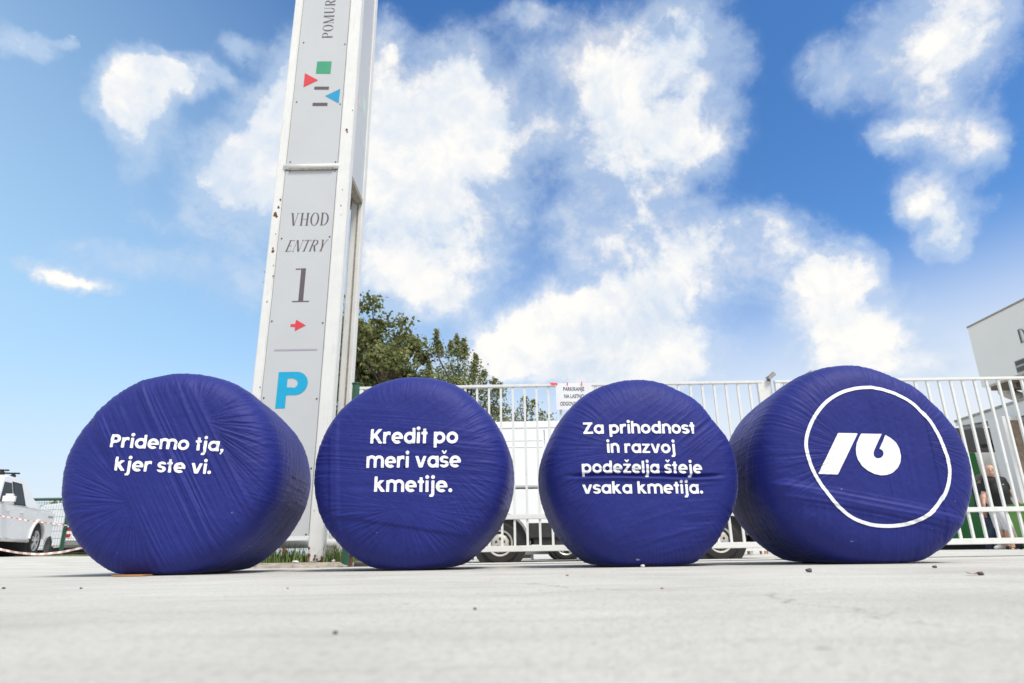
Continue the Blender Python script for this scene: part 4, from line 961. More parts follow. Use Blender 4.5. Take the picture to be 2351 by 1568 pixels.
def pickup():
    Y = 17.5; W = 1.93; r = .375; c = at(70, 1249, Y); f = Vector((.292, -.956)).normalized(); rz = math.atan2(f.y, f.x)
    z0 = at(83, 1276.5, Y)[2]
    # rear left wheel sits at local (0, W/2)
    off = Matrix.Rotation(rz, 3, 'Z') @ Vector((0, W / 2 - .1, 0))
    t = thing('pickup_truck', 'white double cab pickup with roof bars parked at far left', 'pickup truck', (c[0] - off.x, c[1] - off.y, z0), rz)
    wb = 3.1
    low = [(-1.0, .48), (-.50, .44)] + arc(0, .375, .47, 171, 9) + [(.50, .36), (wb - .50, .36)] + arc(wb, .375, .47, 171, 9) + [(wb + .50, .40), (wb + .92, .46), (wb + .92, .92), (wb + .80, 1.06), (wb - .62, 1.16), (.4, 1.14), (-1.0, 1.14)]
    shell(low, [(.70, 1.135), (.84, 1.72), (1.04, 1.82), (1.95, 1.83), (2.2, 1.78), (2.76, 1.14)], W, .27, 1.14, M_carwhite, t, bev=.045)
    # sail panels sloping from the cab onto the covered bed
    for s in (-1, 1):
        b = MB(); b.prism([(.94, 1.13), (1.04, 1.79), (.84, 1.74), (.52, 1.45), (.15, 1.24), (-.1, 1.13)], s * (W / 2 - .014), s * (W / 2 - .16), 'xz')
        for v in b.bm.verts: v.co.y *= 1 - .27 * max(0, v.co.z - 1.14)
        b.build('styling_bar', M_carwhite, t, bevel=.02)
    MB().box(-.98, .68, -W / 2 + .06, W / 2 - .06, 1.13, 1.19).build('bed_cover', M_carwhite, t, bevel=.025)
    side_poly('side_window', [(1.08, 1.20), (1.68, 1.19), (1.68, 1.66), (1.22, 1.66)], W, .27, 1.14, M_glass, t)
    side_poly('side_window', [(1.78, 1.19), (2.55, 1.18), (2.18, 1.65), (1.78, 1.66)], W, .27, 1.14, M_glass, t)
    side_poly('window_frame', [(1.02, 1.17), (1.74, 1.16), (1.74, 1.70), (1.15, 1.70)], W, .27, 1.14, M_black, t, .003)
    b = MB(); b.face([(2.725, -.78, 1.19), (2.725, .78, 1.19), (2.24, .66, 1.72), (2.24, -.66, 1.72)]); o = b.build('windscreen', M_glass, t); o.location = (.02, 0, .02)
    for s in (-1, 1):
        MB().box(2.36, 2.54, s * (W / 2 + .12) - .12, s * (W / 2 + .12) + .12, 1.13, 1.35).build('mirror', M_carwhite, t, bevel=.05, seg=4)
        for x in (1.15, 1.95): MB().box(x, x + .2, s * (W / 2 + .018) - .014, s * (W / 2 + .018) + .014, .985, 1.02).build('door_handle', M_carwhite, t, bevel=.01)
        MB().tube([(.62, s * (W / 2 + .02), .36), (2.5, s * (W / 2 + .02), .36)], .045, 12).build('side_step', pm('chrome_step', (.62, .62, .60), .3, .1, metal=.5), t)
        MB().box(wb + .62, wb + .90, s * .74 - .17, s * .74 + .17, .80, .98).build('headlight', pm('headlight_glass', (.6, .62, .64), .1, .1), t, bevel=.03)
        MB().box(-1.035, -.94, s * .84 - .09, s * .84 + .09, .70, 1.08).build('tail_light', pm('tail_light_red', (.55, .02, .02), .2), t, bevel=.02)
        bb_ = MB(); A = arc(0, .375, .54, 4, 176, 18); B_ = arc(0, .375, .468, 176, 4, 18); bb_.prism(A + B_, s * (W / 2 + .035), s * (W / 2 - .03), 'xz')
        bb_.build('arch_trim', M_carwhite, t, bevel=.012); bb_ = MB(); A = arc(wb, .375, .54, 4, 176, 18); B_ = arc(wb, .375, .468, 176, 4, 18); bb_.prism(A + B_, s * (W / 2 + .035), s * (W / 2 - .03), 'xz'); bb_.build('arch_trim', M_carwhite, t, bevel=.012)
        for x in (1.2, 1.85):
            MB().box(x - .05, x + .05, s * .60 - .05, s * .60 + .05, 1.82, 1.93).build('rack_foot', M_black, t, bevel=.02)
        side_poly('badge', [(-.92, .98), (-.55, .98), (-.55, 1.03), (-.92, 1.03)], W + .024, 0, 2, pm('badge_grey', (.3, .28, .26), .4), t, .004) if s == 1 else None
    for x in (1.2, 1.85): MB().box(x - .03, x + .03, -.74, .74, 1.93, 1.965).build('roof_bar', M_black, t, bevel=.012)
    MB().box(-1.10, -.96, -W / 2 + .05, W / 2 - .05, .50, .66).build('rear_bumper', M_black, t, bevel=.03)
    MB().box(wb + .86, wb + 1.0, -W / 2 + .06, W / 2 - .06, .40, .66).build('front_bumper', M_carwhite, t, bevel=.05)
    for x in (0, wb):
        MB().lathe([(.465, -W / 2 + .05), (.465, W / 2 - .05)], 32, 'y', o=(x, 0, .385), cap=True).build('wheel_well', M_black, t)
        for s in (-1, 1): wheel(t, x, s * (W / 2 - .13), r, .25, .245, 'alloy', s)
pickup()

def small_van():
    Y = 22.0; W = 1.8; f = Vector((-.80, .60)).normalized(); rz = math.atan2(f.y, f.x); c = at(147, 1272, Y)
    off = Matrix.Rotation(rz, 3, 'Z') @ Vector((-1.23, W / 2 - .12, 0)); z0 = G(c[0], Y)
    t = thing('delivery_van', 'small white delivery van seen from behind through the green fence', 'van', (c[0] - off.x, c[1] - off.y, z0), rz)
    wb = 2.7; r = .31
    low = [(-1.25, .35), (-.38, .30)] + arc(0, .31, .37, 170, 10) + [(.38, .26), (wb - .38, .26)] + arc(wb, .31, .37, 170, 10) + [(wb + .38, .28), (wb + .8, .32), (wb + .8, .7), (wb + .2, 1.0), (-1.25, 1.02)]
    shell(low, [(-1.24, 1.01), (-1.15, 1.68), (-1.0, 1.76), (1.3, 1.78), (1.7, 1.70), (wb + .0, 1.01)], W, .13, 1.02, M_carwhite, t, bev=.05)
    for s in (-1, 1):
        tl = MB().box(-1.28, -1.19, s * (W / 2 - .12) - .075, s * (W / 2 - .12) + .075, .62, .93).build('tail_light', pm('tail_light_red', (.62, .02, .02), .2), t, bevel=.02)
        MB().box(-1.292, -1.25, s * (W / 2 - .12) - .068, s * (W / 2 - .12) + .068, .72, .81).build('indicator', pm('indicator_clear', (.75, .74, .72), .2), tl)
        side_poly('side_window', [(1.25, 1.08), (2.3, 1.08), (1.8, 1.55), (1.3, 1.58)], W, .13, 1.02, M_glass, t) if s == 1 else None
    b = MB().box(-1.275, -1.25, -.26, .26, .66, .82); b.build('number_plate', pm('plate_dark', (.06, .08, .07), .5), t)
    MB().box(-1.284, -1.276, -.20, .22, .69, .79).build('plate_face', pm('plate_white', (.65, .65, .65), .5), t)
    MB().box(-1.35, -1.15, -W / 2 + .04, W / 2 - .04, .32, .52).build('rear_bumper', pm('grey_bumper', (.22, .22, .21), .6, .1), t, bevel=.04)
    MB().box(-1.28, -1.25, .10, .16, .50, .64).build('door_handle', M_black, t)
    for x in (0, wb):
        MB().lathe([(.365, -W / 2 + .04), (.365, W / 2 - .04)], 28, 'y', o=(x, 0, .32), cap=True).build('wheel_well', M_black, t)
        for s in (-1, 1): wheel(t, x, s * (W / 2 - .11), r, .19, .20, 'steel', s, pm('dark_wheel', (.06, .058, .055), .6, .2))
small_van()

# ------------------------------------------------------------------ green mesh fence, barrier tapes, far white railing
def green_fence():
    Y = 19.4; X0, X1 = -19.0, -3.6
    t = thing('mesh_fence', 'dark green welded mesh fence behind the pickup', 'fence', (X0, Y, 0))
    zt = at(160, 1145.5, Y)[2]; zb = at(160, 1277.5, Y)[2]
    zz = lambda x: (G(x, Y) - G(-12.5, Y))
    def rail(z, w, name):
        b = MB(); n = 12
        for i in range(n):
            a, c = X0 + (X1 - X0) * i / n, X0 + (X1 - X0) * (i + 1) / n
            b.tube([(a - X0, 0, z + zz(a)), (c - X0, 0, z + zz(c))], w, 8)
        b.build(name, M_greenmetal, t)
    rail(zt, .042, 'top_rail'); rail(zb, .05, 'bottom_rail')
    x = at(152, 1200, Y)[0]
    xs = [x + 2.45 * k for k in range(-3, 5) if X0 < x + 2.45 * k < X1]
    for px in xs: MB().box(px - X0 - .04, px - X0 + .04, -.04, .04, G(px, Y) - .02, zt + zz(px)).build('post', M_greenmetal, t, bevel=.006)
    MB().tube([(x - X0 + .03, -.02, zb + .75), (x - X0 + 2.4, -.02, zt - .08)], .028, 8).build('brace', M_greenmetal, t)
    b = MB(); n = int((X1 - X0) / .075); M_w = pm('green_wire', (.05, .085, .065), .5)
    for i in range(n):
        a = .075 * i; zg = zz(X0 + a); b.tube([(a, 0, zb + zg), (a, 0, zt + zg)], .0035, 4, cap=False)
    for k in range(8):
        z = zb + (zt - zb) * (k + .5) / 8
        for i in range(12):
            a, c = (X1 - X0) * i / 12, (X1 - X0) * (i + 1) / 12
            b.tube([(a, 0, z + zz(X0 + a)), (c, 0, z + zz(X0 + c))], .005, 4, cap=False)
    b.build('wire_mesh', M_w, t)
green_fence()
def tapes():
    Mr = pm('barrier_red', (.70, .13, .08), .5, .1); Mp = pm('faded_barrier_red', (.74, .40, .37), .5, .1); Mw = pm('barrier_white', (.80, .78, .76), .5, .05)
    def strip(label, pts, Y, w, tw, dash, Mr=Mr):
        P = [at(x, y, Y) for x, y in pts]; n = len(P); b = MB(); d = 0; o0 = P[0]
        q = np.array(P); u = np.linspace(0, n - 1, 160); L = np.stack([np.interp(u, np.arange(n), q[:, i]) for i in range(3)], 1)
        # smooth
        for _ in range(40): L[1:-1] = (L[:-2] + 2 * L[1:-1] + L[2:]) / 4
        for i in range(159):
            a, c = L[i], L[i + 1]; d += np.linalg.norm(c - a); al = .35 * math.sin(i * tw); al2 = .35 * math.sin((i + 1) * tw)
            f = lambda p, s, g: (p[0] - o0[0], s * w * math.sin(g), p[2] - o0[2] + s * w * math.cos(g))
            b.face([f(a, -1, al), f(c, -1, al2), f(c, 1, al2), f(a, 1, al)], mi=int(d / dash) % 2, smooth=True)
        o = b.build('barrier_tape', [Mw, Mr]); o.location = tuple(map(float, o0)); tag(o, label, 'tape', 'red and white barrier tapes')
    strip('thin striped barrier tape stretched across the pickup door', [(-60, 1176), (0, 1184), (70, 1196), (152, 1206), (240, 1216)], 12.5, .009, .3, .055)
    strip('sagging twisted barrier tape hanging low before the pickup wheel', [(-60, 1250), (0, 1261), (40, 1269), (88, 1273), (140, 1268), (191, 1257), (250, 1243)], 11.0, .017, .09, .07, Mp)
tapes()
def far_things():
    Y = 16.2; zb = at(1120, 1270.5, Y)[2]; x0, x1 = -2.2, 8.4; g = G(1, Y); h = 1.25
    t = thing('white_railing', 'second white barred railing far behind the van', 'railing', (x0, Y, g)); zr = zb - g
    MB().box(0, x1 - x0, 0, .05, zr - .04, zr + .04).build('bottom_rail', M_white, t); MB().box(0, x1 - x0, 0, .05, h - .05, h).build('top_rail', M_white, t)
    me = None; k = 0
    while .14 * k < x1 - x0 and k < 99:
        if me is None: o = MB().box(-.0125, .0125, .012, .037, zr + .04, h - .05).build('bar', M_white, t); me = o.data
        else: o = link('bar', me, None, t)
        o.location = (.10 + .14 * k * .78, 0, 0); k += 1
    for i in range(5):
        MB().box(-.03 + i * 2.6, .03 + i * 2.6, .055, .11, -.01, h).build('post', M_white, t)
    M_wood = pm('orange_wood', (.42, .17, .05), .6, .25, 12); M_brown = pm('brown_wood', (.16, .08, .04), .7, .3, 12)
    def chair(px, Y, rz, mat, label):
        p = at(px, 1268, Y); c = thing('wooden_chair', label, 'chair', (p[0], Y, G(p[0], Y)), rz, 'wooden chairs beyond the white railing')
        for sx in (-.19, .19):
            for sy in (-.19, .19): MB().box(sx - .02, sx + .02, sy - .02, sy + .02, 0, .45 if sy < 0 else .86).build('leg', mat, c)
        MB().box(-.215, .215, -.215, .215, .45, .48).build('seat', mat, c, bevel=.006)
        MB().box(-.17, .17, .18, .205, .66, .84).build('backrest', mat, c, bevel=.006)
    chair(1722, 18.0, .3, M_brown, 'dark brown wooden chair left of the orange chair beyond the railing')
    chair(1742, 18.3, -.2, M_wood, 'orange wooden chair beyond the white railing by the emblem bale')
    chair(1096, 18.4, .4, M_brown, 'brown wooden chair beyond the railing beside the second bale')
    # striped marker poles by the pylon
    def pole(px, Y, zt, label):
        p = at(px, 1260, Y); c = thing('marker_pole', label, 'pole', (p[0], Y, G(p[0], Y)), 0, 'red and white marker poles'); n = 5
        for i in range(n):
            MB().lathe([(.022, zt * i / n), (.022, zt * (i + 1) / n)], 12, 'z').build('band', pm('pole_red', (.68, .05, .04), .5) if i % 2 == 0 else M_white, c)
        MB().lathe([(.10, 0), (.09, .03), (.03, .05)], 16, 'z').build('foot', M_black, c)
    pole(744.5, 10.2, .72, 'red and white marker pole between the pylon and the second bale'); pole(652, 10.6, .45, 'short red and white marker pole seen under the pipe barrier')
far_things()
# ------------------------------------------------------------------ trees
def leaf_mat(name, c0, c1, c2):
    m = bpy.data.materials.new(name); m.use_nodes = True; t = NT(m.node_tree)
    at_ = t.n('ShaderNodeAttribute', attribute_name='tint'); co = t.n('ShaderNodeTexCoord').outputs['Object']
    c = t.ramp(t.m('ADD', t.m('MULTIPLY', at_.outputs['Fac'], .65), t.m('MULTIPLY', t.noise(co, 1.6, 3), .45)), [(.15, c0), (.5, c1), (.85, c2)])
    b = t.n('ShaderNodeBsdfPrincipled'); t.put(b.inputs['Base Color'], c); b.inputs['Roughness'].default_value = .55; b.inputs['Specular IOR Level'].default_value = .35
    tr = t.n('ShaderNodeBsdfTranslucent'); t.put(tr.inputs[0], c); mx = t.n('ShaderNodeMixShader'); mx.inputs[0].default_value = .28
    t.t.links.new(b.outputs[0], mx.inputs[1]); t.t.links.new(tr.outputs[0], mx.inputs[2])
    o = t.n('ShaderNodeOutputMaterial'); t.t.links.new(mx.outputs[0], o.inputs[0]); return m
M_bark = pm('grey_brown_bark', (.10, .075, .055), .9, .35, 14, bump=.01, bscale=30)
def tree(name, label, Y, trunk_px, blobs, leaf, dens, mat, depth, cat='tree', shoots=()):
    g = G(at(trunk_px, 1200, Y)[0], Y); tx = at(trunk_px, 1250, Y)[0]
    t = thing(name, label, cat, (tx, Y, g), 0, 'trees beyond the gate' if cat == 'tree' else None)
    cs, rs = [], []
    for (px, py, r) in blobs:
        rad = r * .90 / 1567 * Y; py += 13; yo = rng.uniform(-1, 1) * depth * .6
        p = at(px, py, Y); cs.append(np.array([p[0] - tx, yo, p[2] - g])); rs.append(rad)
        if r > 34:                                         # more of the crown behind and in front, so it stays round from the side
            for s in (-1, 1): cs.append(np.array([p[0] - tx + rng.uniform(-.4, .4) * rad, s * depth * rng.uniform(.55, 1.0), p[2] - g + rng.uniform(-.5, .1) * rad])); rs.append(rad * .8)
    b = MB(); zc = np.mean([c[2] for c in cs]); zlo = min(c[2] for c in cs)
    b.tube([(0, 0, -.05), (.03, .02, zlo * .5), (-.02, 0, zc * .75), (0, .04, zc * 1.05)], [.17, .14, .11, .05], 12)
    for c, r in zip(cs, rs):
        z0 = min(max(.35 * zc, c[2] - np.hypot(c[0], c[1]) * .9 - .4), zc); m = (c + np.array([0, 0, z0])) / 2 + np.array([0, 0, -.12 * np.hypot(c[0], c[1])])
        b.tube([(0, 0, z0), tuple(m), tuple(c)], [.055, .035, .012], 6, cap=False)
        for _ in range(4):
            d = rng.normal(size=3); d /= np.linalg.norm(d); d[2] = abs(d[2]) * .7; b.tube([tuple(c), tuple(c + d * r * .9)], [.012, .004], 4, cap=False)
    b.build('trunk', M_bark, t)
    P, T, D = [], [], []
    def clump(c, r, n, sp=1.0):
        d = rng.normal(size=(n, 3)); d /= np.linalg.norm(d, axis=1)[:, None]; rr = r * rng.random(n) ** .42
        q = c + d * rr[:, None] * np.array([1, 1, .92]); return q
    for c, r in zip(cs, rs):
        ns = max(3, int((r / .26) ** 2 * 5.5)); sub = clump(c, r * .9, ns)                      # twig ends
        for s in sub:
            k = int(dens * rng.uniform(.5, 1.4)); q = s + rng.normal(size=(k, 3)) * np.array([.13, .13, .10]) * (leaf / .1) ** .5
            P.append(q); T.append(np.full(k, rng.random()) * .5 + rng.random(k) * .5)
    for (px, py, L) in shoots:                              # thin upright leading shoots
        p = at(px, py, Y); l = L / 1567 * Y; base = np.array([p[0] - tx, rng.uniform(-.3, .3), p[2] - g]); k = int(dens * l / .045)
        u = rng.random(k); q = base - np.array([0, 0, 1]) * (u * l)[:, None] + rng.normal(size=(k, 3)) * (.02 + .09 * u)[:, None]; P.append(q); T.append(rng.random(k))
    P = np.concatenate(P); T = np.concatenate(T); n = len(P)
    a = rng.uniform(0, 2 * math.pi, n); dr = rng.uniform(-1.2, .35, n); ax = np.stack([np.cos(a) * np.cos(dr), np.sin(a) * np.cos(dr), np.sin(dr)], 1)
    rl = rng.normal(size=(n, 3)); sd_ = np.cross(ax, rl); sd_ /= np.linalg.norm(sd_, axis=1)[:, None] + 1e-9; nr = np.cross(ax, sd_)
    L = leaf * rng.uniform(.6, 1.25, n)[:, None]; w = L * rng.uniform(.26, .42, n)[:, None]
    V = np.stack([P, P + ax * L * .45 + sd_ * w + nr * L * .1, P + ax * L, P + ax * L * .45 - sd_ * w + nr * L * .1], 1).reshape(-1, 3)
    i = np.arange(n) * 4; Q = np.stack([i, i + 1, i + 2, i + 3], 1)
    me = npmesh('crown', V, Q, False); at_ = me.attributes.new('tint', 'FLOAT', 'POINT'); at_.data.foreach_set('value', np.repeat(T, 4).astype(np.float32))
    link('crown', me, mat, t)
ML1 = leaf_mat('maple_leaves', (.06, .08, .025), (.17, .195, .066), (.36, .36, .15))
ML2 = leaf_mat('cherry_leaves', (.065, .088, .03), (.19, .22, .08), (.36, .37, .16))
tree('maple_tree', 'tall broad leaved olive tree rising behind the sign pylon', 20, 862,
     [(826,706,20),(836,745,28),(864,702,20),(872,735,28),(850,770,40),(805,765,34),(778,730,22),(926,722,19),(915,752,24),(900,790,34),(940,790,22),(962,788,22),(978,800,14),(880,830,46),(930,838,40),(820,820,44),(776,812,34),
      (800,880,48),(860,890,50),(915,895,46),(955,862,26),(945,935,44),(880,950,52),(810,945,48),(772,890,26),(775,960,26),(850,1010,48),(910,1010,44),(800,1020,40)], .155, 40, ML1, 1.7)
tree('cherry_tree', 'feathery sloping green tree to the right of the tall one', 20, 1060,
     [(1003,800,13),(1008,835,24),(1030,810,14),(1048,795,12),(1040,835,30),(1062,820,16),(985,870,26),(1020,875,38),(1060,865,34),(1085,850,18),(1090,880,30),(1110,875,16),(1125,892,22),(975,910,40),(1030,920,46),(1085,920,44),(1130,915,26),(1148,900,12),(1140,940,26),(1160,945,16),(1165,965,14),(1000,970,44),(1150,935,34),(1120,905,32),(1178,955,26),(1092,868,30),(985,855,32),(968,905,40),(1040,880,44),(1060,970,46),(1115,970,40),(1170,990,14)], .085, 26, ML2, 1.4,
     shoots=[(1003,757,60),(1008,780,40),(1048,765,50),(1036,785,40),(1067,790,50),(1063,770,40),(1092,812,40),(1087,835,30),(985,830,50),(1110,850,30),(1136,872,30),(1148,880,25)])
tree('shrub_tree', 'small green bushy tree seen through the gate bars above the van', 22, 1210,
     [(1195,930,14),(1183,950,16),(1210,925,13),(1222,935,14),(1205,955,20),(1230,955,16),(1245,962,13),(1262,966,9),(1280,968,8),(1190,980,22),(1225,985,24),(1260,985,18),(1285,985,14)], .08, 26, ML2, .8, shoots=[(1205,908,20),(1226,918,18),(1245,940,18),(1262,950,12)])
for i, (px, py, r, lab) in enumerate(((120, 1150, 15, 'hazy low shrub just right of the pickup roof'), (150, 1147, 17, 'hazy low shrub in the middle of the distant row'), (182, 1152, 14, 'hazy low shrub by the left bale edge'))):
    tree('distant_shrub', lab, 46, px, [(px - 10, py + 8, r * .8), (px, py, r * .7), (px + 9, py + 9, r * .8), (px, py + 18, r)], .26, 14, leaf_mat('pale_foliage', (.12, .13, .08), (.19, .20, .13), (.30, .30, .22)), .5, 'shrub')

# ------------------------------------------------------------------ buildings on the right
def xp(px, py, X):
    d = ray(px, py); return CC + d * (X / d[0])
def q2(x, y): return ((3400 + x / 2.24) * .63541, (1000 + y / 2.24) * .63541)
def hall():
    Y = 24.0; A = at(*q2(215, 418), Y); X = A[0]; zt = A[2]; zb = xp(*q2(305, 905), X)[2]
    t = thing('exhibition_hall', 'large pale grey overhanging hall with dark lettering at upper right', 'building', (X, Y, 0))
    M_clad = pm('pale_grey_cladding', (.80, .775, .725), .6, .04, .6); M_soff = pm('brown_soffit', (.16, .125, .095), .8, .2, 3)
    Yn = 9.0
    MB().box(0, 14, Yn - Y, 0, zb - 0, zt).build('wall', M_clad, t)
    MB().box(-.02, 14.02, Yn - Y - .02, .02, zt, zt + .07).build('roof_edge', pm('roof_trim', (.30, .26, .22), .6), t)
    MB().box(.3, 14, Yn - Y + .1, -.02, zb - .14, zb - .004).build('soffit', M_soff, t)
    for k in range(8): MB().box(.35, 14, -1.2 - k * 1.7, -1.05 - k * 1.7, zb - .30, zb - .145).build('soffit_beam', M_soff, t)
    # window opening in the wall face
    w0 = xp(*q2(605, 690), X); w1 = xp(*q2(612, 780), X)
    y0 = w0[1] - Y; zw0, zw1 = w1[2], w0[2]; fr = MB().box(-.03, .02, y0 - 2.4, y0 + .03, zw0 - .03, zw1 + .03).build('window', pm('window_frame_grey', (.42, .40, .37), .6), t)
    MB().box(-.036, .02, y0 - 2.3, y0, zw0, zw1).build('pane', pm('dusky_pane', (.10, .085, .07), .35, .3, 3), fr)
    MB().box(-.05, -.036, y0 - 2.3, y0, (zw0 + zw1) / 2 - .03, (zw0 + zw1) / 2 + .03).build('glazing_bar', pm('window_frame_grey', (.42, .40, .37), .6), fr)
    # first letter of the wall sign
    L0 = xp(*q2(632, 480), X); top = xp(*q2(640, 424), X); bot = xp(*q2(655, 538), X); cap = top[2] - bot[2]
    f, w = serif('D'); V, F = march(f, -.05, .8, -.05, 1.05, .02)
    me = bpy.data.meshes.new('lettering'); me.from_pydata([(-.035, float(L0[1] - Y - v[0] * cap), float(bot[2] + v[1] * cap)) for v in V], [], F); me.update()
    link('lettering', me, pm('black_letter', (.03, .05, .04), .4), t)
    # columns and round duct under the overhang
    pts = [(470, 838), (478, 880), (505, 925), (550, 945), (600, 962), (680, 990)]
    P = [xp(*q2(*p), X + 1.2) for p in pts]
    MB().tube([(p[0] - X, p[1] - Y, p[2]) for p in P], .20, 14).build('duct', pm('beige_duct', (.45, .40, .34), .6, .1), t)
    for yy in (-3, -11): MB().box(8, 8.5, yy, yy + .5, 0, zb - .15).build('column', M_clad, t)
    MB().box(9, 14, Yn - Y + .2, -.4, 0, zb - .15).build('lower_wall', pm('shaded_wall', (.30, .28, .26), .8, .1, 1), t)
hall()
def canopy():
    X = 11.5; a = xp(*q2(115, 1180), X); b = xp(*q2(640, 1010), X); c = xp(*q2(570, 1135), X); d = xp(*q2(130, 1205), X); Y0 = a[1]
    t = thing('market_canopy', 'open market canopy with white fascia and dark roof frame behind the men', 'canopy', (X, Y0, 0))
    sl_t = (b[2] - a[2]) / (b[1] - a[1]); sl_b = (c[2] - d[2]) / (c[1] - d[1]); L = -2.7
    zf_ = lambda z, s, dy: z + s * dy
    bm = MB(); bm.prism([(0, d[2]), (0, a[2]), (L, a[2] + sl_t * L), (L, d[2] + sl_b * L)], 0, .10, 'yz'); bm.build('fascia', pm('white_fascia', (.70, .70, .69), .6, .05, 2), t)
    n = 22
    bm = MB()
    bm.prism([(0, a[2] + .003), (0, a[2] + .055), (L, a[2] + sl_t * L + .055), (L, a[2] + sl_t * L + .003)], -.03, .14, 'yz'); bm.build('drip_edge', pm('grey_drip_edge', (.36, .35, .33), .7, .5, 14), t)
    M_f = pm('dark_steel_frame', (.035, .037, .042), .6, .2); M_u = pm('canopy_underside', (.075, .075, .078), .9, .2, 3)
    bm = MB(); bm.prism([(0, d[2] + .06), (0, d[2] + .12), (L, d[2] + sl_b * L + .12), (L, d[2] + sl_b * L + .06)], .12, 5.5, 'yz'); bm.build('roof', M_u, t)
    for k in range(2):
        y = -.3 - k * 1.3; z = d[2] + sl_b * y
        MB().tube([(.3, y, z), (8.8, y, z)], .05, 8).build('truss_chord', M_f, t); MB().tube([(.3, y, z - .55), (8.8, y, z - .40)], .045, 8).build('truss_chord', M_f, t)
        for j in range(6): MB().tube([(.5 + j * 1.3, y, z - .53), (1.15 + j * 1.3, y, z)], .03, 6).build('truss_web', M_f, t)
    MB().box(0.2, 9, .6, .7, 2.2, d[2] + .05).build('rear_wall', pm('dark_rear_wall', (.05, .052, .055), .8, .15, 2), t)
    MB().tube([(.12, 0, d[2] - .06), (.12, L, d[2] + sl_b * L - .06)], .06, 8).build('gutter_beam', pm('grey_beam', (.30, .30, .32), .6), t)
    # partition wall below with the green section
    zp = at(2300, 1038, 17.25)[2]
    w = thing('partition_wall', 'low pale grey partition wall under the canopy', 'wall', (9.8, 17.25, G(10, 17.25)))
    g = w.location.z; xg1 = at((3400 + 700 / 4.126) * .63541, 1180, 17.25)[0] - 9.8
    M_w = pm('pale_partition', (.84, .835, .82), .7, .03, 1.2, dirt=((.42, .40, .37), .3, 4))
    for k in range(5): MB().box(k * 1.22, k * 1.22 + 1.21, 0, .05, .12, zp - g).build('panel', M_w, w, bevel=.004)
    MB().box(-.02, 6.1, -.01, .06, 0, .118).build('base_shade_strip', M_black, w)  # black strip standing in for the shade under the wall panels
    q = thing('green_board', 'tall bright green board with a slanted edge in front of the pale partition wall', 'board', (9.8 + xg1 - 1.25, 17.20, g))
    zt_ = at(2215, 1038, 17.2)[2] - g - .02; xs_ = xg1 + at((3400 + 865 / 4.126) * .63541, 1246, 17.2)[0] * 0
    xb = at((3400 + 865 / 4.126) * .63541, 1246, 17.2)[0] - q.location.x; xt = at((3400 + 500 / 4.126) * .63541, 1040, 17.2)[0] - q.location.x
    MB().prism([(-.2, .125), (xb, .125), (xt, zt_), (-.2, zt_)], -.02, .02, 'xz').build('panel', pm('bright_green_paint', (.02, .22, .045), .5, .06, 2), q, bevel=.004)
    MB().box(-.2, xb, -.028, -.0205, .125, .17).build('bottom_trim', pm('dark_green_trim', (.012, .11, .03), .5), q)
    p = thing('stone_pillar', 'brown stone pillar with white frame at the right edge', 'pillar', (at(2334, 1100, 14.8)[0], 14.8, 0)); zt = at(2340, 955, 14.8)[2]
    MB().box(.12, .9, 0, .5, 0, zt - .10).build('shaft', pm('brown_stone', (.27, .20, .15), .9, .35, 9, bump=.01, bscale=25), p)
    MB().box(0, .115, -.02, .45, 0, zt).build('frame', pm('white_fascia', (.70, .70, .69), .6, .05, 2), p, bevel=.005); MB().box(.118, .95, -.02, .45, zt - .098, zt).build('frame', pm('white_fascia', (.70, .70, .69), .6, .05, 2), p, bevel=.005)
canopy()
